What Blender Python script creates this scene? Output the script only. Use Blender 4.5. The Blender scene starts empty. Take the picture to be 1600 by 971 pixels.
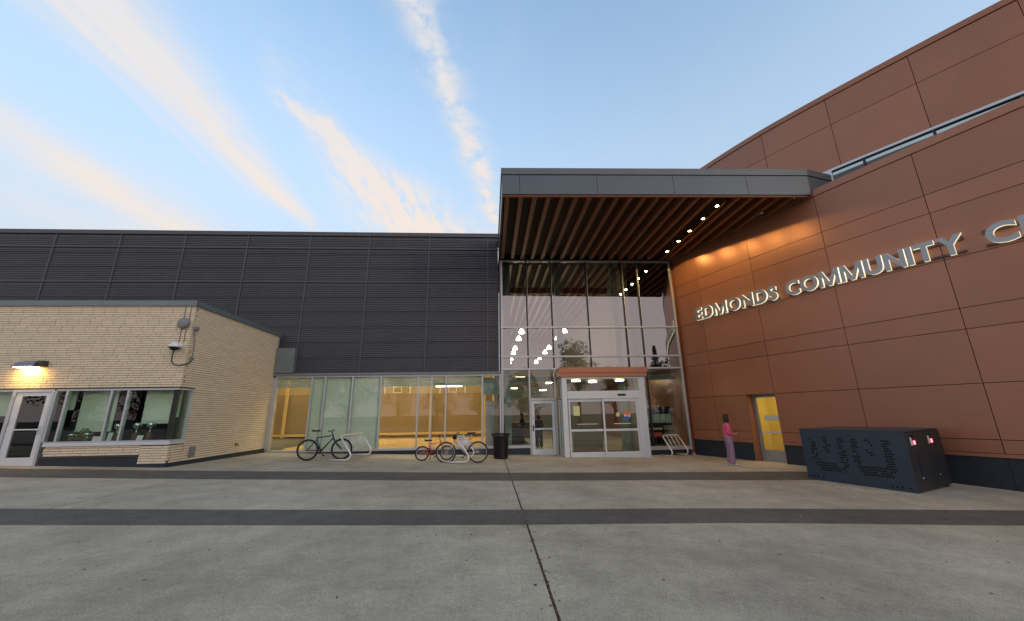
import bpy, math, random
from mathutils import Vector, Matrix
R_ = math.radians
random.seed(7)
S = bpy.context.scene
COL = S.collection

# ------------------------------------------------------------------ camera
F_PX, PIT, ROL, YAW, CAM_H = 613.257, R_(14.6956), R_(0.9112), R_(3.374), 1.55
def cam_basis():
    fw = Vector((math.sin(YAW), math.cos(YAW), 0)); rt = Vector((math.cos(YAW), -math.sin(YAW), 0)); up = Vector((0, 0, 1))
    d = fw * math.cos(PIT) + up * math.sin(PIT)
    u = -fw * math.sin(PIT) + up * math.cos(PIT)
    c, s = math.cos(ROL), math.sin(ROL)
    return rt * c - u * s, u * c + rt * s, d
cd = bpy.data.cameras.new('camera'); cam = bpy.data.objects.new('camera', cd); COL.objects.link(cam)
X_, U_, D_ = cam_basis()
m3 = Matrix((X_, U_, -D_)).transposed()
cam.matrix_world = Matrix.Translation((0, 0, CAM_H)) @ m3.to_4x4()
cd.sensor_fit = 'HORIZONTAL'; cd.sensor_width = 36.0; cd.lens = 36.0 * F_PX / 1600.0
cd.clip_start = 0.05; cd.clip_end = 2000
S.camera = cam

# ------------------------------------------------------------------ world: dusk sky with cirrus
SUN_EL, SUN_AZ = R_(9.0), R_(142.0)          # low sun behind the viewer
world = bpy.data.worlds.new('World'); S.world = world; world.use_nodes = True
wt = world.node_tree; wt.nodes.clear()
def wn(t, **k):
    n = wt.nodes.new(t)
    for a, b in k.items(): setattr(n, a, b)
    return n
def wm(op, a, b=None, c=None, clamp=False):
    n = wn('ShaderNodeMath', operation=op, use_clamp=clamp)
    for i, v in enumerate((a, b, c)):
        if v is None: continue
        if isinstance(v, (int, float)): n.inputs[i].default_value = v
        else: wt.links.new(v, n.inputs[i])
    return n.outputs[0]
def wmix(fac, a, b, blend='MIX'):
    n = wn('ShaderNodeMix', data_type='RGBA', blend_type=blend)
    for i, v in ((0, fac), (6, a), (7, b)):
        if isinstance(v, (int, float)): n.inputs[i].default_value = v
        elif isinstance(v, tuple): n.inputs[i].default_value = v + (1,)
        else: wt.links.new(v, n.inputs[i])
    return n.outputs[2]
sky = wn('ShaderNodeTexSky', sky_type='NISHITA', sun_disc=False)
sky.sun_elevation = SUN_EL; sky.sun_rotation = SUN_AZ; sky.altitude = 50; sky.air_density = 1.0; sky.dust_density = 0.6; sky.ozone_density = 1.6
tc = wn('ShaderNodeTexCoord')
sp = wn('ShaderNodeSeparateXYZ'); wt.links.new(tc.outputs['Generated'], sp.inputs[0])
zc = wm('MAXIMUM', sp.outputs[2], 0.04)
U = wm('DIVIDE', sp.outputs[0], zc); V = wm('DIVIDE', sp.outputs[1], zc)
def wnoise(su, sv, scale, detail=6, rough=0.6, off=0.0):
    cx = wn('ShaderNodeCombineXYZ')
    wt.links.new(wm('MULTIPLY', U, su), cx.inputs[0]); wt.links.new(wm('MULTIPLY', V, sv), cx.inputs[1]); cx.inputs[2].default_value = off
    n = wn('ShaderNodeTexNoise'); n.inputs['Scale'].default_value = scale; n.inputs['Detail'].default_value = detail; n.inputs['Roughness'].default_value = rough
    wt.links.new(cx.outputs[0], n.inputs['Vector']); return n.outputs[0]
def ss(x, a, b):
    n = wn('ShaderNodeMapRange', interpolation_type='SMOOTHSTEP', clamp=True)
    wt.links.new(x, n.inputs[0]); n.inputs[1].default_value = a; n.inputs[2].default_value = b
    n.inputs[3].default_value = 0; n.inputs[4].default_value = 1; return n.outputs[0]
warp = wm('MULTIPLY', wm('SUBTRACT', wnoise(1, 1, 3.0, 5, 0.6, 3.1), 0.5), 0.30)
warpf = wm('MULTIPLY', wm('SUBTRACT', wnoise(1, 1, 9.0, 6, 0.65, 8.1), 0.5), 0.22)
def streak(u0, k, v0, vmid, v1, w, wk, warpamt, su, sv, sc, lo, hi, amp, off):
    # band of cloud around u = u0 + k*(v-vmid), between v0 and v1
    c = wm('ADD', u0, wm('MULTIPLY', wm('SUBTRACT', V, vmid), k))
    d = wm('SUBTRACT', wm('ADD', U, wm('ADD', wm('MULTIPLY', warp, warpamt), wm('MULTIPLY', warpf, warpamt * .6))), c)
    wid = wm('MAXIMUM', wm('ADD', w, wm('MULTIPLY', wm('SUBTRACT', V, vmid), wk)), 0.02)
    g = wm('DIVIDE', d, wid); g = wm('POWER', 2.718, wm('MULTIPLY', wm('MULTIPLY', g, g), -1.0))
    rng = wm('MULTIPLY', ss(V, v0 - .25, v0 + .15), wm('SUBTRACT', 1.0, ss(V, v1 - .1, v1 + .5)))
    n = ss(wnoise(su, sv, sc, 7, 0.62, off), lo, hi)
    return wm('MULTIPLY', wm('MULTIPLY', wm('MULTIPLY', g, rng), n), amp)
cl = []
cl.append(streak(-0.97, 0.0, 0.1, 1.2, 1.75, 0.100, -0.062, 0.30, 7, 0.7, 1.6, .12, .56, 1.15, 1.0))       # long streak
cl.append(streak(-1.09, -0.02, 0.1, 1.2, 1.5, 0.07, -0.03, 0.20, 8, 0.7, 1.5, .25, .70, 0.55, 4.0))        # its thinner edge
cl.append(streak(-1.68, 0.0, 0.6, 1.4, 3.0, 0.15, 0.05, 0.35, 3, 0.6, 1.5, .06, .60, 0.80, 2.0))           # streak over the low roof
cl.append(streak(-0.10, 0.20, 0.55, 1.2, 2.1, 0.052, -0.002, 0.40, 5, 4, 2.6, .28, .60, 1.0, 5.0))         # ragged trail
cl.append(streak(-0.49, 0.27, 1.15, 1.6, 2.8, 0.165, 0.28, 0.60, 9, 1.8, 2.0, .28, .62, 1.4, 9.0))        # fanned plume
cl.append(streak(-0.52, 0.27, 1.20, 1.6, 2.8, 0.06, 0.10, 0.75, 5, 3.0, 2.6, .35, .65, 0.6, 19.0))
cl.append(streak(-2.0, 0.0, 1.5, 2.0, 4.0, 0.6, 0.1, 0.6, 1.2, .8, 1.0, .15, .70, 0.50, 31.0))             # grey veil low down
cl.append(streak(-0.60, 0.05, 1.00, 1.1, 1.2, 0.05, 0.0, 0.8, 4, 4, 3.0, .42, .70, 0.5, 14.0))
veil = wm('MULTIPLY', ss(wnoise(1.0, .35, 1.1, 6, .6, 21.0), .50, .85), 0.35)
tot = veil
for c in cl: tot = wm('ADD', tot, c)
tot = wm('MINIMUM', tot, 1.0)
below = ss(sp.outputs[2], 0.0, 0.10)
tot = wm('MULTIPLY', tot, below)
SKY_GAIN = (1.70, 1.72, 1.66)
base = wmix(1.0, sky.outputs[0], SKY_GAIN, 'MULTIPLY')
hz = wm('MULTIPLY', wm('SUBTRACT', 1.0, ss(sp.outputs[2], 0.18, 1.0)), 0.95)
base = wmix(hz, base, (1.80, 2.10, 2.48))                      # pale band of evening haze low in the sky
# towards the sunset the low sky is mauve
back = wm('MULTIPLY', ss(sp.outputs[1], 0.05, -0.55), wm('SUBTRACT', 1.0, ss(sp.outputs[2], 0.15, 1.0)))
base = wmix(wm('MULTIPLY', back, 0.92), base, (2.9, 2.32, 2.34))
cloudcol = wmix(ss(V, 0.5, 2.0), (2.70, 2.58, 2.52), (3.05, 2.58, 2.22))
base = wmix(wm('MULTIPLY', tot, 0.86), base, cloudcol)
bg = wn('ShaderNodeBackground'); bg.inputs[1].default_value = 0.15
wt.links.new(base, bg.inputs[0])
wo = wn('ShaderNodeOutputWorld'); wt.links.new(bg.outputs[0], wo.inputs[0])

# ------------------------------------------------------------------ sun + exposure
sl = bpy.data.lights.new('sun', 'SUN'); sl.energy = 0.35; sl.angle = R_(14); sl.color = (1.0, .80, .66)
so = bpy.data.objects.new('sun', sl); COL.objects.link(so)
to_sun = Vector((math.sin(SUN_AZ) * math.cos(SUN_EL), math.cos(SUN_AZ) * math.cos(SUN_EL), math.sin(SUN_EL)))
so.rotation_euler = to_sun.to_track_quat('Z', 'Y').to_euler(); so.location = (-20, -40, 30)
S.view_settings.view_transform = 'Standard'; S.view_settings.look = 'None'
S.view_settings.exposure = 1.08; S.view_settings.gamma = 1.0; S.view_settings.use_curve_mapping = False
S.render.engine = 'CYCLES'
S.cycles.max_bounces = 6; S.cycles.transparent_max_bounces = 12; S.cycles.glossy_bounces = 4; S.cycles.diffuse_bounces = 3
S.cycles.caustics_reflective = False; S.cycles.caustics_refractive = False
S.cycles.sample_clamp_indirect = 4.0
S.cycles.use_denoising = True

# ------------------------------------------------------------------ helpers
def tag(o, label=None, cat=None, group=None, kind=None):
    if label: o['label'] = label
    if cat: o['category'] = cat
    if group: o['group'] = group
    if kind: o['kind'] = kind
    return o
def empty(name, loc=(0, 0, 0), rz=0, label=None, cat=None, group=None, kind=None, parent=None):
    o = bpy.data.objects.new(name, None); COL.objects.link(o); o.location = loc; o.rotation_euler = (0, 0, rz)
    o.empty_display_size = .2
    if parent: o.parent = parent
    return tag(o, label, cat, group, kind)
class MB:
    def __init__(s): s.v = []; s.f = []; s.sm = []
    def add(s, vs, fs, smooth=False):
        b = len(s.v); s.v += [tuple(p) for p in vs]
        for f in fs: s.f.append(tuple(i + b for i in f)); s.sm.append(smooth)
        return s
    def box(s, x0, x1, y0, y1, z0, z1):
        return s.add([(x0, y0, z0), (x1, y0, z0), (x1, y1, z0), (x0, y1, z0), (x0, y0, z1), (x1, y0, z1), (x1, y1, z1), (x0, y1, z1)],
                     [(0, 3, 2, 1), (4, 5, 6, 7), (0, 1, 5, 4), (1, 2, 6, 5), (2, 3, 7, 6), (3, 0, 4, 7)])
    def hexa(s, b4, t4):
        return s.add(list(b4) + list(t4), [(0, 3, 2, 1), (4, 5, 6, 7), (0, 1, 5, 4), (1, 2, 6, 5), (2, 3, 7, 6), (3, 0, 4, 7)])
    def obox(s, a, b, w, h, up=(0, 0, 1)):
        a, b = Vector(a), Vector(b); d = (b - a).normalized(); up = Vector(up)
        if abs(d.dot(up)) > .99: up = Vector((0, 1, 0))
        r = d.cross(up).normalized() * w / 2; u = r.normalized().cross(d).normalized() * h / 2
        return s.hexa([a - r - u, a + r - u, b + r - u, b - r - u], [a - r + u, a + r + u, b + r + u, b - r + u])
    def tube(s, pts, r, n=8, cap=True, closed=False):
        P = [Vector(p) for p in pts]; N = len(P); rr = r if isinstance(r, (list, tuple)) else [r] * N
        def tan(i):
            if closed: return (P[(i + 1) % N] - P[i - 1]).normalized()
            return (P[min(i + 1, N - 1)] - P[max(i - 1, 0)]).normalized()
        t0 = tan(0); ref = Vector((0, 0, 1)) if abs(t0.z) < .9 else Vector((0, 1, 0))
        nrm = t0.cross(ref).normalized(); vs = []
        for i in range(N):
            t = tan(i); nrm = (nrm - t * nrm.dot(t))
            nrm = nrm.normalized() if nrm.length > 1e-6 else t.orthogonal().normalized()
            bn = t.cross(nrm)
            for k in range(n):
                a = 2 * math.pi * k / n; vs.append(P[i] + (nrm * math.cos(a) + bn * math.sin(a)) * rr[i])
        fs = []
        for i in range(N if closed else N - 1):
            j = (i + 1) % N
            for k in range(n): fs.append((i * n + k, i * n + (k + 1) % n, j * n + (k + 1) % n, j * n + k))
        s.add(vs, fs, True)
        if cap and not closed:
            b = len(s.v) - len(vs)
            s.f.append(tuple(b + k for k in range(n))[::-1]); s.sm.append(False)
            s.f.append(tuple(b + (N - 1) * n + k for k in range(n))); s.sm.append(False)
        return s
    def torus(s, c, axis, R, r, nR=32, nr=8):
        ax = Vector(axis).normalized(); u = ax.orthogonal().normalized(); w = ax.cross(u); c = Vector(c)
        return s.tube([c + (u * math.cos(2 * math.pi * i / nR) + w * math.sin(2 * math.pi * i / nR)) * R for i in range(nR)], r, nr, closed=True)
    def lathe(s, prof, c=(0, 0, 0), n=20, smooth=True):
        vs = []; fs = []; m = len(prof)
        for (r, z) in prof:
            for k in range(n):
                a = 2 * math.pi * k / n; vs.append((c[0] + r * math.cos(a), c[1] + r * math.sin(a), c[2] + z))
        for i in range(m - 1):
            for k in range(n): fs.append((i * n + k, i * n + (k + 1) % n, (i + 1) * n + (k + 1) % n, (i + 1) * n + k))
        s.add(vs, fs, smooth)
        b = len(s.v) - len(vs)
        s.f.append(tuple(b + k for k in range(n))[::-1]); s.sm.append(False)
        s.f.append(tuple(b + (m - 1) * n + k for k in range(n))); s.sm.append(False)
        return s
    def mesh(s, name):
        me = bpy.data.meshes.new(name); me.from_pydata(s.v, [], s.f); me.update()
        me.polygons.foreach_set('use_smooth', s.sm); return me
    def build(s, name, m, parent=None, bevel=0):
        me = s.mesh(name); me.materials.append(M[m] if isinstance(m, str) else m)
        o = bpy.data.objects.new(name, me); COL.objects.link(o)
        if parent: o.parent = parent
        if bevel:
            b = o.modifiers.new('bevel', 'BEVEL'); b.width = bevel; b.segments = 2; b.limit_method = 'ANGLE'
        return o
def BX(name, m, parent, *a, bevel=0): return MB().box(*a).build(name, m, parent, bevel)
def link_copy(o, parent=None):
    c = o.copy(); COL.objects.link(c); c.parent = parent
    for ch in list(o.children): link_copy(ch, c)
    return c

# ------------------------------------------------------------------ materials
M = {}
def mat(name, col, rough=.6, metal=0.0, var=0.0, vscale=3.0, bump=0.0, bscale=40.0, emit=None, estr=0.0, coat=0.0, spec=.5):
    m = bpy.data.materials.new(name); m.use_nodes = True; nt = m.node_tree; b = nt.nodes['Principled BSDF']
    b.inputs['Base Color'].default_value = (*col, 1); b.inputs['Roughness'].default_value = rough; b.inputs['Metallic'].default_value = metal
    b.inputs['Specular IOR Level'].default_value = spec; b.inputs['Coat Weight'].default_value = coat
    if emit: b.inputs['Emission Color'].default_value = (*emit, 1); b.inputs['Emission Strength'].default_value = estr
    if var or bump:
        t = nt.nodes.new('ShaderNodeTexCoord')
    if var:
        n = nt.nodes.new('ShaderNodeTexNoise'); n.inputs['Scale'].default_value = vscale; n.inputs['Detail'].default_value = 8; n.inputs['Roughness'].default_value = .65
        nt.links.new(t.outputs['Object'], n.inputs['Vector'])
        mr = nt.nodes.new('ShaderNodeMapRange'); nt.links.new(n.outputs[0], mr.inputs[0]); mr.inputs[1].default_value = .25; mr.inputs[2].default_value = .75
        mr.inputs[3].default_value = 1 - var; mr.inputs[4].default_value = 1 + var
        mx = nt.nodes.new('ShaderNodeMix'); mx.data_type = 'RGBA'; mx.blend_type = 'MULTIPLY'; mx.inputs[0].default_value = 1; mx.inputs[6].default_value = (*col, 1)
        nt.links.new(mr.outputs[0], mx.inputs[7]); nt.links.new(mx.outputs[2], b.inputs['Base Color'])
        m2 = nt.nodes.new('ShaderNodeMapRange'); nt.links.new(n.outputs[0], m2.inputs[0]); m2.inputs[3].default_value = max(0, rough - var * .3); m2.inputs[4].default_value = min(1, rough + var * .3)
        nt.links.new(m2.outputs[0], b.inputs['Roughness'])
    if bump:
        n = nt.nodes.new('ShaderNodeTexNoise'); n.inputs['Scale'].default_value = bscale; n.inputs['Detail'].default_value = 5
        nt.links.new(t.outputs['Object'], n.inputs['Vector'])
        bp = nt.nodes.new('ShaderNodeBump'); bp.inputs['Strength'].default_value = bump; bp.inputs['Distance'].default_value = .01
        nt.links.new(n.outputs[0], bp.inputs['Height']); nt.links.new(bp.outputs[0], b.inputs['Normal'])
    M[name] = m; return m
def glass(name, tint, base=.06, gain=1.0, rough=0.0):
    m = bpy.data.materials.new(name); m.use_nodes = True; nt = m.node_tree; nt.nodes.clear()
    t = nt.nodes.new('ShaderNodeBsdfTransparent'); t.inputs[0].default_value = (*tint, 1)
    g = nt.nodes.new('ShaderNodeBsdfGlossy'); g.inputs['Roughness'].default_value = rough; g.inputs[0].default_value = (.95, .97, .96, 1)
    fr = nt.nodes.new('ShaderNodeFresnel'); fr.inputs[0].default_value = 1.5
    ma = nt.nodes.new('ShaderNodeMath'); ma.operation = 'MULTIPLY_ADD'; ma.use_clamp = True
    nt.links.new(fr.outputs[0], ma.inputs[0]); ma.inputs[1].default_value = gain; ma.inputs[2].default_value = base
    ge = nt.nodes.new('ShaderNodeNewGeometry'); iv = nt.nodes.new('ShaderNodeMath'); iv.operation = 'SUBTRACT'; iv.inputs[0].default_value = 1; nt.links.new(ge.outputs['Backfacing'], iv.inputs[1])
    mu = nt.nodes.new('ShaderNodeMath'); mu.operation = 'MULTIPLY'; nt.links.new(ma.outputs[0], mu.inputs[0]); nt.links.new(iv.outputs[0], mu.inputs[1])   # one reflection per pane, at its outer face
    mx = nt.nodes.new('ShaderNodeMixShader'); nt.links.new(mu.outputs[0], mx.inputs[0]); nt.links.new(t.outputs[0], mx.inputs[1]); nt.links.new(g.outputs[0], mx.inputs[2])
    o = nt.nodes.new('ShaderNodeOutputMaterial'); nt.links.new(mx.outputs[0], o.inputs[0]); M[name] = m; return m
def emis(name, col, s):
    return mat(name, (.8, .8, .8), .5, emit=col, estr=s)
def concrete(name, c1, c2, scale, stain=.35, speck=1.0):
    m = bpy.data.materials.new(name); m.use_nodes = True; nt = m.node_tree; b = nt.nodes['Principled BSDF']; L = nt.links
    t = nt.nodes.new('ShaderNodeTexCoord')
    def nz(sc, det=8, ro=.65):
        n = nt.nodes.new('ShaderNodeTexNoise'); n.inputs['Scale'].default_value = sc; n.inputs['Detail'].default_value = det; n.inputs['Roughness'].default_value = ro
        L.new(t.outputs['Object'], n.inputs['Vector']); return n.outputs[0]
    def mr(x, a, b_, c, d):
        n = nt.nodes.new('ShaderNodeMapRange'); L.new(x, n.inputs[0])
        for i, v in enumerate((a, b_, c, d)): n.inputs[i + 1].default_value = v
        return n.outputs[0]
    def mix(f, a, b_, bl='MIX'):
        n = nt.nodes.new('ShaderNodeMix'); n.data_type = 'RGBA'; n.blend_type = bl
        for i, v in ((0, f), (6, a), (7, b_)):
            if isinstance(v, tuple): n.inputs[i].default_value = (*v, 1)
            elif isinstance(v, float): n.inputs[i].default_value = v
            else: L.new(v, n.inputs[i])
        return n.outputs[2]
    col = mix(mr(nz(scale), .3, .7, 0, 1), c1, c2)
    col = mix(1.0, col, mr(nz(.35, 4, .6), .3, .7, 1 - stain, 1 + stain * .35), 'MULTIPLY')
    col = mix(1.0, col, mr(nz(1.7, 9, .75), .35, .65, .84, 1.12), 'MULTIPLY')
    col = mix(1.0, col, mr(nz(14, 6, .8), .32, .68, .88, 1.10), 'MULTIPLY')
    col = mix(1.0, col, mr(nz(85, 3, .7), .35, .65, 1 - .30 * speck, 1 + .30 * speck), 'MULTIPLY')
    vo = nt.nodes.new('ShaderNodeTexVoronoi'); vo.inputs['Scale'].default_value = 2.3; L.new(t.outputs['Object'], vo.inputs['Vector'])
    col = mix(mr(vo.outputs['Distance'], .03, .055, .65 * speck, 0.0), col, (.05, .045, .035))
    L.new(col, b.inputs['Base Color']); b.inputs['Roughness'].default_value = .86; b.inputs['Specular IOR Level'].default_value = .3
    bp = nt.nodes.new('ShaderNodeBump'); bp.inputs['Strength'].default_value = .35; bp.inputs['Distance'].default_value = .006
    L.new(nz(90, 6, .7), bp.inputs['Height']); L.new(bp.outputs[0], b.inputs['Normal'])
    M[name] = m; return m

concrete('slab', (.47, .395, .28), (.54, .46, .33), 2.2, .30)
concrete('band', (.125, .108, .084), (.165, .143, .112), 3.0, .25, .6)
concrete('ground', (.045, .042, .034), (.09, .085, .07), 2.0, .4)
mat('corr', (.075, .083, .095), .55, .25, .12, 1.2)
mat('corr_trim', (.080, .087, .095), .5, .3, .08, 2)
mat('steel_coping', (.17, .215, .225), .45, .35, .10, 2)
mat('canopy_panel', (.105, .125, .135), .38, .45, .06, 1.0)
mat('canopy_cap', (.12, .135, .14), .42, .4, .08, 2)
mat('alu', (.52, .57, .59), .38, .55, .06, 4)
mat('alu_white', (.64, .70, .73), .42, .25, .06, 3)
mat('mull_black', (.012, .013, .014), .4)
mat('green_col', (.22, .30, .27), .5, 0, .05, 2)
mat('mortar', (.105, .085, .058), .9, 0, .15, 20, .4, 60)
mat('navy', (.018, .028, .040), .55, .1, .15, 2)
mat('dark_recess', (.012, .008, .006), .8)
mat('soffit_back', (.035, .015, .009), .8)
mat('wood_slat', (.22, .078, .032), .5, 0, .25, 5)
mat('wood_lobby', (.30, .20, .13), .5, 0, .2, 5)
mat('cream', (.32, .28, .22), .7, 0, .05, 1)
mat('lobby_wall', (.40, .36, .30), .7, 0, .08, 1)
mat('tile', (.52, .46, .36), .35, 0, .15, 2)
mat('gym_wall', (.40, .29, .15), .65, 0, .10, .7)
mat('gym_net', (.24, .165, .085), .8, 0, .10, 1.3)
mat('gym_floor', (.42, .27, .12), .35, 0, .12, 2)
mat('gym_beam', (.05, .05, .045), .6)
mat('wood_frame', (.55, .38, .14), .5)
mat('white_line', (.75, .72, .62), .5)
mat('blind', (.62, .70, .60), .75, 0, .05, 1.5)
mat('blind_office', (.62, .70, .58), .75, 0, .04, 2)
mat('louver', (.42, .52, .47), .5)
mat('office_dark', (.05, .055, .05), .8)
mat('galv', (.74, .74, .71), .38, .35, .12, 8)
mat('chrome', (.75, .73, .68), .15, 1.0)
mat('black_metal', (.012, .012, .013), .45, .3, .2, 6)
mat('rubber', (.014, .014, .015), .75)
mat('bike_blue', (.020, .022, .085), .3, .2, coat=.5)
mat('bike_orange', (.75, .10, .025), .35, coat=.4)
mat('bike_silver', (.55, .56, .57), .3, .5)
mat('bike_red', (.35, .03, .02), .4)
mat('rim', (.62, .62, .60), .3, .8)
mat('locker', (.034, .050, .070), .48, .2, .15, 2.5, .05, 150)
mat('locker_end', (.034, .037, .041), .5, .2, .15, 2.5)
mat('hole', (.002, .002, .003), .9)
emis('led', (1.0, .06, .08), 4.0)
mat('paper', (.72, .74, .70), .7)
mat('paper_green', (.50, .68, .58), .7)
mat('paper_yellow', (.72, .74, .34), .7)
mat('lamp_metal', (.20, .21, .24), .4, .5, .1, 10)
mat('lamp_dark', (.06, .058, .055), .5, .3)
emis('lamp_glow', (1.0, .62, .20), 14)
emis('down_glow', (1.0, .74, .42), 30)
emis('pend_glow', (1.0, .88, .66), 15)
emis('tube_glow', (1.0, .80, .45), 8)
emis('warm_panel', (1.0, .79, .46), 8.0)
emis('room_panel', (1.0, .78, .34), 3.2)
emis('warm_panel2', (1.0, .80, .55), 14.0)
mat('vest_fascia', (.46, .185, .10), .42, .15, .06, 2)
mat('letter_face', (.33, .36, .37), .35, .5, .05, 6)
emis('letter_side', (1.0, .90, .62), 0.36)
mat('raceway', (.10, .055, .038), .5)
mat('pink', (.72, .11, .22), .8, 0, .1, 20)
mat('coral', (.80, .10, .10), .7)
mat('mauve', (.34, .20, .29), .85, 0, .12, 14)
mat('skin', (.42, .23, .15), .55)
mat('hair', (.018, .012, .009), .5)
mat('shoe', (.72, .72, .72), .6)
mat('coat_dark', (.02, .02, .024), .8)
mat('trouser_dark', (.03, .03, .035), .8)
mat('plastic_white', (.72, .74, .74), .4)
mat('plastic_grey', (.20, .21, .22), .5)
mat('cable', (.02, .02, .02), .5)
mat('brass', (.55, .42, .20), .25, .9)
mat('silver', (.8, .8, .78), .15, 1.0)
mat('trophy_wood', (.12, .055, .03), .4)
mat('plant', (.20, .17, .06), .8)
mat('door_grey', (.36, .38, .39), .45, .3, .05, 4)
mat('sticker_orange', (.75, .22, .05), .5)
mat('sticker_blue', (.05, .12, .55), .5)
mat('bark', (.05, .035, .025), .9, 0, .3, 8)
mat('conifer', (.022, .045, .022), .8, 0, .3, 3)
mat('leaf', (.05, .075, .025), .8, 0, .3, 3)
mat('litter', (.10, .06, .03), .8)
mat('yellow_wall', (.80, .62, .18), .6, 0, .08, 1)
mat('cart', (.03, .03, .03), .6)
mat('stain', (.03, .03, .03), .8)
mat('moss', (.09, .045, .02), .95, 0, .5, 6)
glass('glass_curtain', (.74, .77, .74), .24, 1.3)
glass('glass_strip', (.92, .96, .92), .04, 1.2)
glass('glass_office', (.86, .93, .88), .02, 1.0)
glass('glass_door', (.86, .90, .86), .07, 1.2)
glass('glass_dark', (.65, .68, .65), .04, 1.0)
def panel_mat(name, col, jit):
    m = mat(name, col, .34, .25, .08, .8)
    nt = m.node_tree; b = nt.nodes['Principled BSDF']; src = b.inputs['Base Color'].links[0].from_socket
    oi = nt.nodes.new('ShaderNodeObjectInfo'); mr = nt.nodes.new('ShaderNodeMapRange'); nt.links.new(oi.outputs['Random'], mr.inputs[0])
    mr.inputs[3].default_value = 1 - jit; mr.inputs[4].default_value = 1 + jit
    mx = nt.nodes.new('ShaderNodeMix'); mx.data_type = 'RGBA'; mx.blend_type = 'MULTIPLY'; mx.inputs[0].default_value = 1
    nt.links.new(src, mx.inputs[6]); nt.links.new(mr.outputs[0], mx.inputs[7]); nt.links.new(mx.outputs[2], b.inputs['Base Color'])
    return m
panel_mat('brown', (.36, .157, .090), .07)
panel_mat('brick', (.74, .64, .455), .06)

# ------------------------------------------------------------------ ground
def softp(v): return math.log1p(math.exp(max(-40, min(40, v * 2)))) / 2
def gz(x, y):
    x = max(-22, min(18, x)); y = max(-6, min(20, y))
    return -.0255 * x + .0004 * x * x - .012 * softp(y - 9) - .004 * softp(x - 4) * softp(12.5 - y) * (1 if y > 4 else max(0.0, (y + 6) / 10))
def sheet(xs, ys, dz, name, m, parent=None, yb=None, yt=None, thick=0.0):
    # grid draped on the ground; yb/yt: optional functions of x for the near and far edge
    vs = []; fs = []; nx, ny = len(xs), len(ys)
    for x in xs:
        a = yb(x) if yb else ys[0]; b = yt(x) if yt else ys[-1]
        for y in ys:
            t = (y - ys[0]) / (ys[-1] - ys[0]); yy = a + (b - a) * t
            vs.append((x, yy, gz(x, yy) + dz))
    for i in range(nx - 1):
        for j in range(ny - 1): fs.append((i * ny + j, (i + 1) * ny + j, (i + 1) * ny + j + 1, i * ny + j + 1))
    if thick:
        ring = [i * ny for i in range(nx)] + [(nx - 1) * ny + j for j in range(1, ny)] + [i * ny + ny - 1 for i in range(nx - 2, -1, -1)] + [j for j in range(ny - 2, 0, -1)]
        b0 = len(vs)
        for k in ring: vs.append((vs[k][0], vs[k][1], vs[k][2] - thick))
        n = len(ring)
        for k in range(n): fs.append((ring[k], b0 + k, b0 + (k + 1) % n, ring[(k + 1) % n]))
    mb = MB().add(vs, fs, False); return mb.build(name, m, parent)
def lin(a, b, n): return [a + (b - a) * i / n for i in range(n + 1)]
gxs = [-400, -120, -60] + lin(-30, 24, 54) + [60, 120, 400]; gys = [-400, -120, -50] + lin(-12, 20, 32) + [60, 150, 500]
ground = sheet(gxs, gys, -.03, 'ground', 'ground'); tag(ground, 'concrete forecourt paving with dark cross bands', 'pavement', kind='structure')
G_ = .014
def interp(tab):
    def f(x):
        if x <= tab[0][0]: return tab[0][1]
        for (a, ya), (b, yb) in zip(tab, tab[1:]):
            if x <= b: return ya + (yb - ya) * (x - a) / (b - a)
        return tab[-1][1]
    return f
b2n = interp([(-30, 6.30), (-7, 6.30), (0, 6.27), (5, 6.35), (9, 6.45), (20, 6.6)])
b2f = interp([(-30, 7.25), (-7, 7.22), (0, 7.19), (5, 7.3), (9, 7.42), (20, 7.6)])
b1n = interp([(-30, 10.28), (-5, 10.28), (1, 10.26), (8, 10.5), (20, 10.7)])
b1f = interp([(-30, 11.75), (-5, 11.75), (1, 11.72), (8, 12.0), (20, 12.1)])
cols = [-37, -29.5, -22, -14.55, -7.0, .54, 8.1, 15.6, 23]
def shift(f, d): return lambda x: f(x) + d
for a, b in zip(cols, cols[1:]):
    xs = lin(a + G_, b - G_, 10)
    sheet(xs, lin(-11, 6.3, 14), 0, 'slab', 'slab', ground, None, shift(b2n, -G_ * .6), .03)
    sheet(xs, lin(7.2, 10.3, 5), 0, 'slab', 'slab', ground, shift(b2f, G_ * .6), shift(b1n, -G_ * .6), .03)
    sheet(xs, lin(11.7, 17.6, 8), 0, 'slab', 'slab', ground, shift(b1f, G_ * .6), None, .03)
    xs = lin(a, b, 10) if b < 23 else lin(a, b, 10)
    xs = lin(a + .001, b - .001, 10)
    sheet(xs, lin(6.3, 7.2, 3), .001, 'paving_band', 'band', ground, b2n, b2f, .03)
    sheet(xs, lin(10.3, 11.7, 3), .001, 'paving_band', 'band', ground, b1n, b1f, .03)
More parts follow.
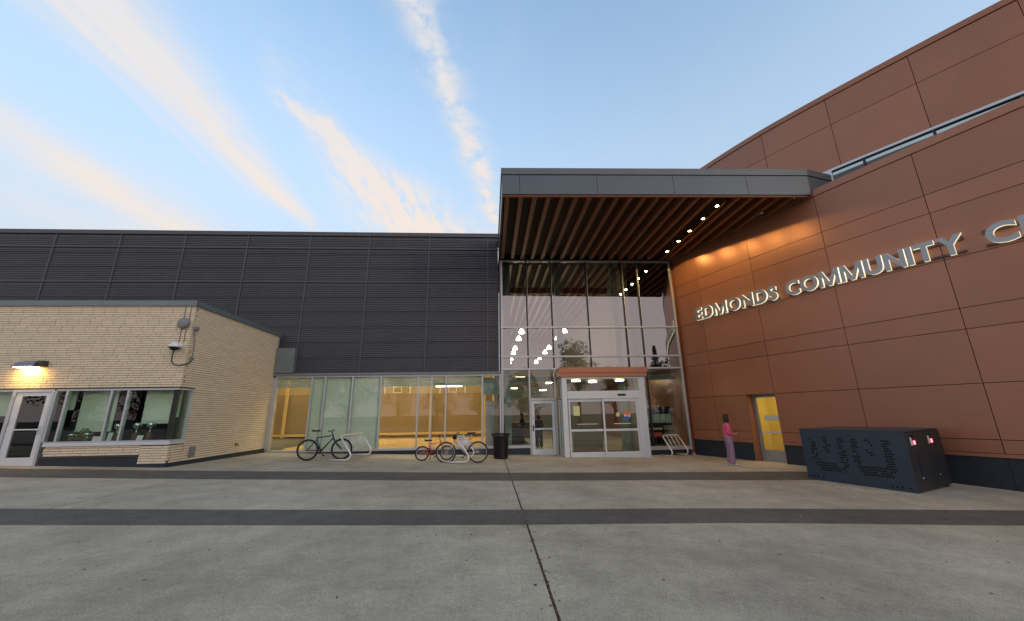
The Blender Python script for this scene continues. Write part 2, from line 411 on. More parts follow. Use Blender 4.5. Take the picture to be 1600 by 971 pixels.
# moss and rust in the open joint, drifting leaf bits
lit = MB()
rl = random.Random(3)
for i in range(360):
    x, y = rl.uniform(-9, 10), rl.choice([rl.uniform(2.5, 7), rl.uniform(6, 12.5)])
    if rl.random() < .25: x = .54 + rl.gauss(0, .05)
    if rl.random() < .18: x, y = rl.uniform(7.3, 9.6), rl.uniform(8.6, 10.4)
    s_ = rl.uniform(.010, .027); a = rl.uniform(0, 6.28); z = gz(x, y) + .004
    c, s2 = math.cos(a) * s_, math.sin(a) * s_
    lit.add([(x - c, y - s2, z), (x + s2 * .5, y - c * .5, z + .006), (x + c, y + s2, z + .002), (x - s2 * .5, y + c * .5, z + .007)], [(0, 1, 2, 3)])
tag(lit.build('leaf_litter', 'litter'), 'scattered dry leaf bits lying on the concrete', 'leaf litter', kind='stuff')
lit = MB()
for i in range(26):
    x, y = rl.uniform(-4, 10), rl.uniform(5.5, 12)
    s_ = rl.uniform(.006, .02); z = gz(x, y) + .005; a = rl.uniform(0, 3)
    c, s2 = math.cos(a) * s_ * 1.6, math.sin(a) * s_ * 1.6
    lit.add([(x - c, y - s2, z), (x + s2 * .3, y - c * .3, z + .004), (x + c, y + s2, z + .003), (x - s2 * .3, y + c * .3, z + .005)], [(0, 1, 2, 3)])
tag(lit.build('paper_scraps', 'paper'), 'tiny pale scraps scattered over the paving', 'litter', kind='stuff')
ms = MB()
for i in range(90):
    y = 1.5 + i * .055 + rl.uniform(0, .05); x = .54 + rl.gauss(0, .006); w = rl.uniform(.006, .014); z = gz(x, y) - .006
    ms.add([(x - w, y - .04, z), (x + w, y - .04, z), (x + w * .6, y + .04, z + .009), (x - w * .6, y + .04, z + .009)], [(0, 1, 2, 3)])
tag(ms.build('joint_moss', 'moss'), 'brown moss growing in the long paving joint', 'moss', kind='stuff')

# ------------------------------------------------------------------ gymnasium block (dark corrugated wall over a glazed strip)
GY = 17.55
gym = empty('gymnasium_building', (-8, GY, 0), label='dark grey ribbed metal building above a strip of tall windows', cat='building')
def P(o, parent): o.parent = parent; o.matrix_parent_inverse = parent.matrix_basis.inverted(); return o   # child keeps world coordinates
def W(mb, name, m, parent, bevel=0): return P(mb.build(name, m, None, bevel), parent)
def WB(name, m, parent, *a, bevel=0): return W(MB().box(*a), name, m, parent, bevel)
UPX = [-28.1, -25.3, -22.48, -19.67, -16.86, -14.03, -11.23, -8.40, -5.67, -2.86, -.087, .40]
ROWS = [(3.34, 7.48), (7.53, 9.14), (9.19, 9.79)]
def corr_mesh(w, h):
    mb = MB(); z = 0.0; k = 0; prof = [(0.0, 0.0)]
    pitch = .0865
    while z + pitch <= h:
        lap = (k % 8 == 7)
        d = .028 if not lap else .034
        prof += [(z + .012, -d), (z + .046, -d), (z + .060, 0.0)] + ([(z + .072, .012)] if lap else []) + [(z + pitch, 0.0)]
        z += pitch; k += 1
    prof.append((h, 0.0))
    vs = []; fs = []
    for (zz, yy) in prof: vs += [(0, yy, zz), (w, yy, zz)]
    for i in range(len(prof) - 1): fs.append((2 * i, 2 * i + 1, 2 * i + 3, 2 * i + 2))
    mb.add(vs, fs); return mb
cache = {}
for i in range(len(UPX) - 1):
    for (z0, z1) in ROWS:
        w = round(UPX[i + 1] - UPX[i], 3); key = (w, z1 - z0)
        if key not in cache:
            me = corr_mesh(w, z1 - z0).mesh('corrugated_panel'); me.materials.append(M['corr']); cache[key] = me
        o = bpy.data.objects.new('corrugated_panel', cache[key]); COL.objects.link(o); o.location = (UPX[i], GY, z0); P(o, gym)
for x in UPX[:-1]:
    for (z0, z1) in ROWS: WB('upright', 'corr', gym, x - .035, x + .035, GY - .05, GY + .02, z0, z1)
for z in (7.505, 9.165): WB('rail', 'corr', gym, -28.1, .41, GY - .065, GY + .02, z - .025, z + .025)
WB('coping', 'steel_coping', gym, -28.2, .43, GY - .09, GY + .35, 9.80, 9.99).data.materials[0] = M['corr_trim']
WB('wall', 'gym_beam', gym, -28, .40, GY + .03, GY + .25, 3.36, 9.80)
WB('roof', 'corr_trim', gym, -28, .30, GY + .25, 40, 9.5, 9.7)
WB('end_trim', 'alu', gym, .405, .45, GY - .07, GY + .1, 3.36, 7.0)
WB('flashing_box', 'steel_coping', gym, -9.13, -8.35, 17.25, 17.50, 3.36, 4.42)
# glazed strip
SY = 17.40
SM = [-9.0, -7.54, -6.99, -5.84, -4.64, -3.06, -2.49, -1.88, -.32, .46]
strip = WB('window_strip', 'steel_coping', gym, -9.13, .50, SY - .14, SY + .2, 3.235, 3.335)
def SW(*a, **k):
    return W(*a, **k)
for x in SM: WB('mullion', 'alu', strip, x - .032, x + .032, SY - .06, SY + .08, .24, 3.165)
WB('head_frame', 'alu', strip, -9.04, .50, SY - .065, SY + .08, 3.166, 3.232)
WB('sill_frame', 'alu', strip, -9.04, .50, SY - .10, SY + .08, .15, .238)
WB('base_wall', 'navy', gym, -9.1, .50, SY - .03, SY + .1, -.6, .148)
for i in range(9):
    a, b = SM[i] + .034, SM[i + 1] - .034
    g = WB('pane', 'glass_strip', strip, a, b, SY - .006, SY + .006, .24, 3.164)
    if i in (1, 2, 3):
        bl = WB('blind', 'blind', strip, a - .02, b + .02, SY + .085, SY + .095, .242, 3.20)
    elif i in (0, 4, 5, 6, 7):
        for k in range(4): WB('louver', 'louver', strip, a, b, SY + .07, SY + .12, 2.76 + k * .105, 2.84 + k * .105)
    else:
        WB('inner_panel', 'green_col', strip, a, b, SY + .3, SY + .33, 2.35, 3.1)
        WB('inner_door', 'door_grey', strip, a + .1, b, SY + .5, SY + .55, 0.1, 2.1)
# gym interior
WB('jamb', 'alu', strip, -9.145, -9.034, SY - .05, SY + .10, .24, 3.165)
WB('gym_front_wall', 'gym_wall', gym, -16, -9.15, GY + .26, GY + .35, .12, 7.0)
gi = WB('gym_floor', 'gym_floor', gym, -16, .38, SY + .12, 29, .05, .12)
WB('gym_back_wall', 'gym_wall', gym, -16, .38, 28.6, 28.8, .12, 7.0)
WB('gym_side_wall', 'gym_wall', gym, -16.1, -15.9, GY + .26, 28.6, .12, 7.0)
WB('gym_side_wall', 'gym_wall', gym, .20, .38, GY + .26, 28.6, .12, 7.0)
WB('gym_ceiling', 'gym_beam', gym, -16.1, .38, GY + .26, 28.8, 7.0, 7.1)
for y in (20.5, 24, 27.2):
    WB('roof_beam', 'gym_beam', gym, -15.9, .2, y - .12, y + .12, 4.6, 5.2)
for x in (-13.5, -10.6, -7.6, -4.6, -1.6):
    WB('ceiling_lamp', 'warm_panel', gym, x - .5, x + .5, 20.0, 27.6, 6.90, 6.96)
WB('divider_curtain', 'gym_net', gym, -15.8, .15, 27.3, 27.36, .30, 2.95)
for x in (-13.2, -11.3, -8.2, -3.9, -.35):
    WB('wood_post', 'wood_frame', gym, x - .07, x + .07, 26.9, 27.05, .12, 3.9)
WB('wood_rail', 'wood_frame', gym, -15.8, .15, 26.95, 27.1, .32, .46)
for x in (-2.6, -6.4):
    bb = W(MB().box(x - .9, x + .9, 28.2, 28.24, 2.9, 2.96).box(x - .9, x + .9, 28.2, 28.24, 3.9, 3.96).box(x - .9, x - .84, 28.2, 28.24, 2.96, 3.9).box(x + .84, x + .9, 28.2, 28.24, 2.96, 3.9).box(x - .3, x + .3, 28.2, 28.24, 3.05, 3.09).box(x - .3, x + .3, 28.2, 28.24, 3.45, 3.49).box(x - .3, x - .26, 28.2, 28.24, 3.09, 3.45).box(x + .26, x + .3, 28.2, 28.24, 3.09, 3.45), 'backboard', 'white_line', gym)
fx = empty('hanging_strip_lamp', (-2.0, 20.2, 2.95), label='long strip lamp hanging inside the gym windows', cat='lamp')
W(MB().box(-2.75, -1.35, 20.1, 20.3, 2.93, 3.06), 'housing', 'green_col', fx); W(MB().box(-2.7, -1.4, 20.12, 20.28, 2.905, 2.928), 'tube', 'tube_glow', fx)
W(MB().box(-2.3, -2.29, 20.19, 20.21, 3.06, 4.6).box(-1.71, -1.70, 20.19, 20.21, 3.06, 4.6), 'hanger', 'black_metal', fx)

# ------------------------------------------------------------------ brick building
BY, BXc, BTOP = 12.34, -9.15, 4.94
brk = empty('brick_building', (-12, BY, .3), label='low building of long buff bricks with corner window and grey coping', cat='building')
wall = W(MB().box(-20, BXc - .012, BY + .012, BY + .25, 2.47, BTOP), 'wall', 'mortar', brk)                     # above the windows
WB('wall', 'mortar', brk, BXc - .25, BXc - .012, BY + .25, 17.38, 2.47, BTOP)
WB('wall', 'mortar', brk, BXc - .25, BXc - .012, 12.90, 17.38, -.2, 2.47)
WB('wall', 'mortar', brk, -12.50, BXc - .012, BY + .012, BY + .25, -.2, .84)
WB('wall', 'mortar', brk, BXc - .25, BXc - .012, BY + .25, 12.90, -.2, .84)
WB('wall', 'mortar', brk, -20, -16.6, BY + .012, BY + .25, -.2, 2.47)
WB('wall', 'mortar', brk, -16.6, -13.72, BY + .012, BY + .25, -.2, .84)
BL, BH, JT = .320, .0560, .0130
def bricks_on(face, a0, a1, z0, z1, seed):
    out = []; r = random.Random(seed); z = z0; k = 0
    while z + BH * .6 <= z1:
        h = min(BH, z1 - z); off = r.choice([0, .11, .165, .22]) + r.uniform(-.015, .015) + (k % 2) * .11
        x = a1 + (off % (BL + JT))
        while x > a0:
            lo, hi = max(a0, x - BL), min(a1, x)
            if hi - lo > .03: out.append((face, lo, hi, z, z + h))
            x -= BL + JT
        z += BH + JT; k += 1
    return out
bl = bricks_on('f', -20, BXc, 2.475, BTOP - .005, 1)
bl += bricks_on('f', -9.92, BXc, .34, .835, 2) + bricks_on('f', -12.5, -9.93, .585, .835, 3)
bl += bricks_on('f', -20, -16.6, .4, 2.47, 5) + bricks_on('f', -16.6, -13.74, .4, .835, 6)
bs = bricks_on('s', BY + .105, 17.36, 2.475, BTOP - .005, 11) + bricks_on('s', 12.92, 17.36, .34, 2.47, 12) + bricks_on('s', BY + .105, 12.90, .34, .835, 13)
def brick_box(mb, b, r):
    f, lo, hi, z0, z1 = b; d = r.uniform(-.002, .003)
    if f == 'f': mb.box(lo, hi, BY - d, BY + .09, z0, z1)
    else: mb.box(BXc - .09, BXc + d, lo, hi, z0, z1)
rb = random.Random(5)
vis = sorted([b for b in bl if b[1] > -14.4 and abs(b[2] - b[1]) > .3], key=lambda b: -b[2])[:300]
vset = set(vis)
bmesh_cache = None
for b in vis:
    if bmesh_cache is None:
        mb = MB().box(0, BL, 0, .09, 0, BH); bmesh_cache = mb.mesh('brick'); bmesh_cache.materials.append(M['brick'])
    o = bpy.data.objects.new('brick', bmesh_cache); COL.objects.link(o); o.location = (b[1], BY - rb.uniform(-.002, .003), b[3]); o.scale = ((b[2] - b[1]) / BL, 1, (b[4] - b[3]) / BH)
    P(o, wall)
# remaining bricks: joined, with per-brick tint through a face attribute
mb = MB(); n_b = 0
for b in bl + bs:
    if b in vset: continue
    brick_box(mb, b, rb); n_b += 1
mst = mat('brick_rest', (.74, .64, .455), .85, 0, 0, 1)
nt = mst.node_tree; at = nt.nodes.new('ShaderNodeAttribute'); at.attribute_name = 'tint'
mx = nt.nodes.new('ShaderNodeMix'); mx.data_type = 'RGBA'; mx.blend_type = 'MULTIPLY'; mx.inputs[0].default_value = 1; mx.inputs[6].default_value = (.74, .64, .455, 1)
nt.links.new(at.outputs['Fac'], mx.inputs[7]); nt.links.new(mx.outputs[2], nt.nodes['Principled BSDF'].inputs['Base Color'])
M['brick'].node_tree.nodes['Principled BSDF'].inputs['Metallic'].default_value = 0
for l in list(M['brick'].node_tree.nodes['Principled BSDF'].inputs['Roughness'].links): M['brick'].node_tree.links.remove(l)
M['brick'].node_tree.nodes['Principled BSDF'].inputs['Roughness'].default_value = .85
rest = W(mb, 'brick_courses', 'brick_rest', wall); rest['kind'] = 'stuff'
at_ = rest.data.attributes.new('tint', 'FLOAT', 'FACE'); tv = []
for i in range(n_b): tv += [rb.uniform(.94, 1.06)] * 6
at_.data.foreach_set('value', tv)
# coping
W(MB().box(-20, BXc + .05, BY - .06, BY + .3, BTOP + .002, BTOP + .17).box(BXc - .3, BXc + .05, BY + .3, 17.5, BTOP + .002, BTOP + .17), 'coping', 'steel_coping', brk)
WB('roof', 'corr_trim', brk, -20, BXc - .28, BY + .28, 17.5, 4.6, 4.8)
WB('corner_trim', 'steel_coping', brk, BXc - .02, BXc + .03, 17.365, 17.43, 3.40, BTOP)
# lintel line, sill, plinth
W(MB().box(-20, BXc + .02, BY - .03, BY + .2, 2.435, 2.468).box(BXc - .2, BXc + .02, BY + .2, 12.93, 2.435, 2.468), 'lintel', 'lamp_dark', brk)
sill = W(MB().box(-12.52, BXc + .03, BY - .05, BY + .2, .845, .885).box(BXc - .2, BXc + .03, BY + .2, 12.90, .845, .885).box(-12.52, BXc + .015, BY - .03, BY + .2, .887, .935).box(BXc - .2, BXc + .015, BY + .2, 12.90, .887, .935), 'sill', 'alu_white', brk)
W(MB().box(-12.55, -9.93, BY - .03, BY + .1, .535, .58), 'flashing', 'lamp_dark', brk)
W(MB().box(-12.55, -9.935, BY - .008, BY + .1, -.2, .53), 'base_panel', 'navy', brk)
W(MB().box(-9.925, BXc + .01, BY - .015, BY + .1, -.2, .335).box(BXc - .1, BXc + .012, BY + .1, 17.36, -.2, .335), 'plinth', 'navy', brk)
# windows: front and round the corner
wz0, wz1 = .938, 2.432
FM = [-12.56, -12.24, -11.02, -10.56, -9.30]
def win(name, xs, y, frames='alu'):
    f = W(MB().box(xs[0], xs[-1] + .05, y - .02, y + .08, wz1 - .05, wz1).box(xs[0], xs[-1] + .05, y - .02, y + .08, wz0, wz0 + .035), name, frames, brk)
    return f
w1 = win('window', FM[:-1] + [BXc - .06], BY)
for x in FM[:-1]: WB('mullion', 'alu', w1, x - .028, x + .028, BY - .022, BY + .08, wz0 + .036, wz1 - .051)
WB('mullion', 'mull_black', w1, -9.30, -9.20, BY + .01, BY + .12, wz0 + .036, wz1 - .051)
for a, b in zip(FM, FM[1:]): WB('pane', 'glass_office', w1, a + .03, b - .03, BY + .02, BY + .03, wz0 + .036, wz1 - .052)
w2 = W(MB().box(BXc - .08, BXc + .018, BY + .09, 12.90, wz1 - .05, wz1).box(BXc - .08, BXc + .018, BY + .09, 12.90, wz0, wz0 + .035).box(BXc - .08, BXc + .018, 12.85, 12.90, wz0 + .036, wz1 - .051), 'side_window', 'alu', brk)
WB('pane', 'glass_office', w2, BXc - .03, BXc - .02, BY + .0, 12.85, wz0 + .036, wz1 - .052)
for a, b, z in ((-12.22, -11.12, 1.22), (-10.42, -9.42, 1.42)):
    WB('blind', 'blind_office', w1, a + .1, b, BY + .34, BY + .35, z, wz1)
WB('blind', 'blind_office', w1, -12.50, -12.30, BY + .34, BY + .35, 1.85, wz1)
WB('blind', 'blind_office', w2, BXc - .30, BXc - .29, 12.55, 12.9, 1.6, wz1)
w3 = win('window', [-16.6, -13.74], BY)
WB('pane', 'glass_office', w3, -16.6, -13.74, BY + .02, BY + .03, wz0 + .036, wz1 - .052); WB('blind', 'blind_office', w3, -16.5, -13.8, BY + .34, BY + .35, 1.7, wz1)
WB('sill', 'alu_white', brk, -16.6, -13.74, BY - .05, BY + .2, .845, .935)
# office room
W(MB().box(-17, -9.5, 16.9, 17.0, 0, 4.5).box(-17, -16.9, 12.8, 16.9, 0, 4.5), 'office_wall', 'office_dark', brk)
WB('office_ceiling', 'office_dark', brk, -17, -9.45, BY + .3, 17, 2.9, 3.0); WB('office_floor', 'office_dark', brk, -17, -9.45, BY + .3, 17, .2, .28)
WB('window_shelf', 'cream', brk, -12.5, -9.45, BY + .1, BY + .45, .86, .93)
# door with frame
dr = W(MB().box(-13.72, -13.63, BY - .03, BY + .12, .30, 2.432).box(-12.66, -12.59, BY - .03, BY + .12, .30, 2.432).box(-13.63, -12.66, BY - .03, BY + .12, 2.36, 2.432), 'door', 'alu', brk)
W(MB().box(-13.62, -13.44, BY - .01, BY + .05, .34, 2.35).box(-12.79, -12.67, BY - .01, BY + .05, .34, 2.35).box(-13.44, -12.79, BY - .01, BY + .05, 2.25, 2.35).box(-13.44, -12.79, BY - .01, BY + .05, .34, .57).box(-13.44, -12.79, BY - .005, BY + .045, 1.30, 1.335), 'door_leaf', 'alu_white', dr)
WB('glass', 'glass_dark', dr, -13.44, -12.79, BY + .015, BY + .025, .57, 2.25)
W(MB().box(-12.755, -12.715, BY - .03, BY - .01, 1.18, 1.40).tube([(-12.735, BY - .03, 1.30), (-12.735, BY - .07, 1.30), (-12.84, BY - .07, 1.30)], .012), 'handle', 'chrome', dr)
for z in (.62, 1.45, 2.2): WB('hinge', 'alu', dr, -13.66, -13.61, BY - .045, BY - .031, z, z + .12)
# wall lamp with light
lp = empty('wall_lamp', (-13.33, BY, 3.15), label='grey wedge shaped wall lamp glowing orange over the office door', cat='lamp')
W(MB().hexa([(-13.72, BY - .30, 3.07), (-13.12, BY - .30, 3.07), (-13.12, BY - .03, 3.07), (-13.72, BY - .03, 3.07)], [(-13.62, BY - .22, 3.22), (-13.14, BY - .22, 3.22), (-13.14, BY - .03, 3.26), (-13.62, BY - .03, 3.26)]), 'hood', 'lamp_metal', lp, .006)
WB('end_cap', 'lamp_dark', lp, -13.118, -12.97, BY - .20, BY - .03, 3.075, 3.25, bevel=.01); WB('mount', 'lamp_dark', lp, -13.5, -13.1, BY - .03, BY - .001, 3.09, 3.2)
WB('diffuser', 'lamp_glow', lp, -13.66, -13.16, BY - .27, BY - .06, 3.052, 3.068)
ld = bpy.data.lights.new('lamp_light', 'AREA'); ld.shape = 'RECTANGLE'; ld.size = .5; ld.size_y = .12; ld.energy = 7; ld.color = (1, .58, .17)
lo_ = bpy.data.objects.new('lamp_light', ld); COL.objects.link(lo_); lo_.location = (-13.41, BY - .14, 3.045); lo_.rotation_euler = (R_(12), 0, 0); P(lo_, lp)
# camera dome and radio box at the corner
sc_ = empty('security_camera', (-9.4, BY, 4.0), label='white dome camera with looped cable under a grey box', cat='camera')
W(MB().tube([(-9.43, BY - .012, 4.92), (-9.43, BY - .012, 4.45)], .012).tube([(-9.27, BY - .012, 4.92), (-9.27, BY - .012, 4.45)], .012).tube([(-9.44, BY - .012, 4.30), (-9.44, BY - .012, 3.8)], .012).tube([(-9.30, BY - .012, 4.30), (-9.30, BY - .012, 3.8)], .012), 'conduit', 'plastic_grey', sc_)
jb = W(MB().lathe([(.0, 0), (.15, .0), (.165, .03), (.165, .09), (.14, .12), (0, .12)], (0, 0, 0), 18), 'junction_box', 'plastic_grey', sc_)
jb.matrix_parent_inverse = Matrix.Identity(4); jb.location = (.04, -.02, .38); jb.rotation_euler = (R_(80), 0, 0)
W(MB().box(-9.60, -9.28, BY - .09, BY - .012, 3.62, 3.76), 'bracket', 'plastic_white', sc_, .01)
W(MB().lathe([(.05, .0), (.17, .0), (.185, .02), (.13, .08), (.10, .10), (.09, .14), (0.02, .14)], (-9.33, BY - .28, 3.60), 22), 'dome_cap', 'plastic_white', sc_)
W(MB().lathe([(.02, -.10), (.07, -.08), (.11, -.04), (.14, -.002), (.10, -.001)], (-9.33, BY - .28, 3.60), 20), 'dome', 'black_metal', sc_)
W(MB().tube([(-9.33, BY - .26, 3.52), (-9.36, BY - .26, 3.38), (-9.35, BY - .25, 3.18), (-9.30, BY - .22, 3.10), (-9.20, BY - .16, 3.08), (-9.12, BY - .05, 3.12), (-9.10, BY + .12, 3.2), (-9.11, BY + .18, 3.3)], .016), 'cable', 'cable', sc_)
W(MB().tube([(-9.11, BY + .18, 3.35), (-9.11, BY + .2, 3.7), (-9.11, BY + .13, 4.0), (-9.11, BY + .12, 4.2)], .013).box(-9.15, -9.06, BY + .05, BY + .2, 4.2, 4.29).box(-9.15, -9.07, BY + .13, BY + .23, 3.28, 3.36), 'cable_box', 'plastic_grey', sc_)
vb = WB('vent_box', 'plastic_grey', brk, BXc, BXc + .02, 13.15, 13.42, .42, .72); W(MB().box(BXc + .02, BXc + .024, 13.25, 13.33, .56, .59), 'latch', 'chrome', vb)
hb = empty('hose_tap', (BXc, 15.45, .6), label='small bronze hose tap on the brick side wall', cat='tap')
W(MB().tube([(BXc, 15.45, .62), (BXc + .09, 15.45, .62), (BXc + .10, 15.45, .56)], .022).box(BXc, BXc + .012, 15.39, 15.51, .56, .68).tube([(BXc + .06, 15.40, .67), (BXc + .06, 15.50, .67)], .012), 'body', 'brass', hb)
# trophies and cards on the window shelf
def trophy(x, h, lab, m='silver', y=BY + .22):
    t = empty('trophy', (x, y, .932), label=lab, cat='trophy', group='trophies on the window shelf')
    MB().box(-.06, .06, -.05, .05, 0, h * .45).build('base', 'trophy_wood', t, .006)
    MB().lathe([(.03, h * .45), (.012, h * .52), (.012, h * .62), (.05, h * .72), (.07, h * .85), (.075, h), (.06, h)], n=14).build('cup', m, t)
    hd = MB()
    for s in (-1, 1): hd.tube([(s * .068, 0, h * .93), (s * .12, 0, h * .95), (s * .115, 0, h * .82), (s * .05, 0, h * .72)], .007, 6)
    hd.build('handle', m, t); return t
trophy(-10.82, .50, 'tall silver cup trophy on wooden base beside the narrow pane')
trophy(-10.30, .52, 'tall silver cup trophy beside a small white card')
trophy(-9.92, .53, 'tall silver cup trophy standing nearest the building corner')
trophy(-12.05, .24, 'short silver trophy at the door end of the shelf')
trophy(-11.62, .26, 'short silver trophy among dried flowers on the shelf')
for x, w, h, lb in ((-10.93, .13, .26, 'upright white card leaning before a tall trophy'), (-10.10, .17, .17, 'square white card between two tall trophies'), (-11.28, .22, .16, 'wide white card lying near dried flowers')):
    tag(MB().hexa([(x - w / 2, BY + .11, .932), (x + w / 2, BY + .11, .932), (x + w / 2, BY + .118, .932), (x - w / 2, BY + .118, .932)], [(x - w / 2, BY + .15, .932 + h), (x + w / 2, BY + .15, .932 + h), (x + w / 2, BY + .158, .932 + h), (x - w / 2, BY + .158, .932 + h)]).build('card', 'paper'), lb, 'card', 'cards on the window shelf')
dfm = MB(); rd = random.Random(9)
for i in range(120):
    a = rd.uniform(0, 6.28); e = rd.uniform(.2, 1.4); l = rd.uniform(.12, .34); x0 = -11.78 + rd.uniform(-.05, .05)
    x1, y1, z1 = x0 + math.cos(a) * math.cos(e) * l * 1.3, BY + .26 + math.sin(a) * math.cos(e) * l * .4, .98 + math.sin(e) * l
    dfm.obox((x0, BY + .26, .98), (x1, y1, z1), .006, .004); dfm.box(x1 - .012, x1 + .012, y1 - .01, y1 + .01, z1 - .012, z1 + .012)
df = empty('dried_flowers', (-11.78, BY + .26, .932), label='bunch of dried flowers in a dark pot inside the window', cat='plant')
W(dfm, 'stems', 'plant', df); W(MB().lathe([(.05, 0), (.08, .05), (.085, .1), (.06, .12)], (-11.78, BY + .26, .932), 14), 'pot', 'cart', df)

# ------------------------------------------------------------------ curved brown building
CC, CR = Vector((86.41, 42.89)), 81.53
PH0 = math.atan2(16.23 - CC.y, 9.36 - CC.x)
def arcp(s, d=0.0, z=0.0):
    a = PH0 + s / CR; return Vector((CC.x + (CR + d) * math.cos(a), CC.y + (CR + d) * math.sin(a), z))
def arcn(s):
    a = PH0 + s / CR; return Vector((math.cos(a), math.sin(a), 0))
def arc_block(mb, s0, s1, d0, d1, z0, z1, n=4):
    for i in range(n):
        a, b = s0 + (s1 - s0) * i / n, s0 + (s1 - s0) * (i + 1) / n
        q = [arcp(a, d1), arcp(b, d1), arcp(b, d0), arcp(a, d0)]
        vs = [(p.x, p.y, z0) for p in q] + [(p.x, p.y, z1) for p in q]
        fs = [(0, 1, 5, 4), (2, 3, 7, 6), (4, 5, 6, 7), (3, 2, 1, 0)]
        if i == 0: fs.append((3, 0, 4, 7))
        if i == n - 1: fs.append((1, 2, 6, 5))
        mb.add(vs, fs)
    return mb
MOD = 2.533
bb_ = empty('curved_building', (11.2, 11.5, -.3), label='curved building clad in large copper brown panels above a navy plinth', cat='building')
S0, S1 = -1.37, MOD * 11
SE = [S0, 0.0] + [MOD * i for i in range(1, 12)]
ZR = [(.452, .755), (.771, 2.089), (2.105, 3.450), (3.466, 3.992), (4.008, 5.332), (5.348, 6.712), (6.728, 7.262), (7.278, 8.590)]
DL, DR = 1.44, 2.533      # door opening
bw = arc_block(MB(), S0, DL - .02, -.30, .0, -.8, 8.6, 6); arc_block(bw, DR + .02, S1, -.30, .0, -.8, 8.6, 26); arc_block(bw, DL - .02, DR + .02, -.30, 0, 2.10, 8.6, 3)
wall_b = W(bw, 'wall', 'dark_recess', bb_)
g = .008
for i in range(len(SE) - 1):
    for (z0, z1) in ZR:
        a, b = SE[i] + g, SE[i + 1] - g
        if i == 1 and z0 < 2.0: b = DL
        W(arc_block(MB(), a, b, .012, .045, z0, z1), 'cladding_panel', 'brown', wall_b)
    a, b = SE[i] + .004, SE[i + 1] - .004
    if i == 1: b = DL
    W(arc_block(MB(), a, b, .002, .018, -.8, .352), 'plinth_panel', 'navy', wall_b)
for a, b in ((S0, DL), (DR, S1)): W(arc_block(MB(), a, b, .002, .060, .358, .440, 14), 'flashing', 'brown', bb_)
W(arc_block(MB(), S0, S1, -.30, .075, 8.605, 8.84, 20), 'coping', 'brown', bb_)
# side door in a recess
rv = MB(); arc_block(rv, DL - .02, DL, -.42, .045, -.8, 2.1, 1); arc_block(rv, DR, DR + .02, -.42, .012, -.8, 2.1, 1)
W(rv, 'door_reveal', 'brown', bb_)
sd = empty('side_door', tuple(arcp(2.0, -.36)), parent=None); P(sd, bb_)
def ablk(name, m, par, *a, n=1): return W(arc_block(MB(), *a, n), name, m, par)
W(arc_block(arc_block(arc_block(arc_block(MB(), DL, DL + .10, -.40, -.32, -.5, 2.1, 1), DR - .09, DR, -.40, -.32, -.5, 2.1, 1), DL + .10, DR - .09, -.40, -.32, 1.99, 2.1, 1), DL + .10, DR - .09, -.40, -.32, -.5, -.06, 1), 'frame', 'door_grey', sd)
ablk('glass', 'glass_door', sd, DL + .10, DR - .09, -.365, -.355, -.06, 1.99)
ablk('push_bar', 'alu_white', sd, DL + .12, DR - .11, -.35, -.33, .70, .76); ablk('notice', 'paper', sd, DL + .3, DR - .15, -.352, -.348, 1.16, 1.32)
ablk('kick_plate', 'door_grey', sd, DL + .10, DR - .09, -.372, -.345, -.055, .12)
# lit room behind it
room = MB(); o_ = arcp(2.0, -.45); nn = arcn(2.0); tt = Vector((-nn.y, nn.x, 0))
def rp(t, d, z): return o_ + tt * t - nn * d + Vector((0, 0, z))
def rbox(mb, t0, t1, d0, d1, z0, z1):
    q = [rp(t0, d0, 0), rp(t1, d0, 0), rp(t1, d1, 0), rp(t0, d1, 0)]
    return mb.hexa([v + Vector((0, 0, z0)) for v in q], [v + Vector((0, 0, z1)) for v in q])
rbox(room, -2.2, 2.2, 3.0, 3.1, -.4, 2.8); rbox(room, -2.3, -2.2, 0, 3.1, -.4, 2.8); rbox(room, 2.2, 2.3, 0, 3.1, -.4, 2.8); rbox(room, -2.3, 2.3, 0, 3.1, 2.8, 2.9)
W(room, 'back_room', 'yellow_wall', bb_); W(rbox(MB(), -2.3, 2.3, -.0, 3.1, -.42, -.30), 'back_room_floor', 'gym_floor', bb_)
W(rbox(MB(), -1.2, 1.2, .6, 2.4, 2.74, 2.78), 'ceiling_lamp', 'room_panel', bb_)
shf = MB()
for z in (.2, .7, 1.2, 1.65): rbox(shf, -1.0, 1.0, 2.5, 2.9, z, z + .04)
for t in (-1.0, -.3, .4, 1.0): rbox(shf, t, t + .05, 2.5, 2.9, -.3, 1.9)
W(shf, 'shelf', 'wood_frame', bb_)
ct = empty('cart', tuple(rp(-.05, 1.0, -.3)), label='black trolley seen through the lit side door', cat='cart')
W(rbox(rbox(MB(), -.35, .25, .9, 1.3, -.1, .45), -.30, -.26, .9, 1.3, .45, .95), 'body', 'cart', ct); W(rbox(rbox(MB(), -.3, -.2, .95, 1.0, -.3, -.1), .1, .2, .95, 1.0, -.3, -.1), 'wheel', 'rubber', ct)
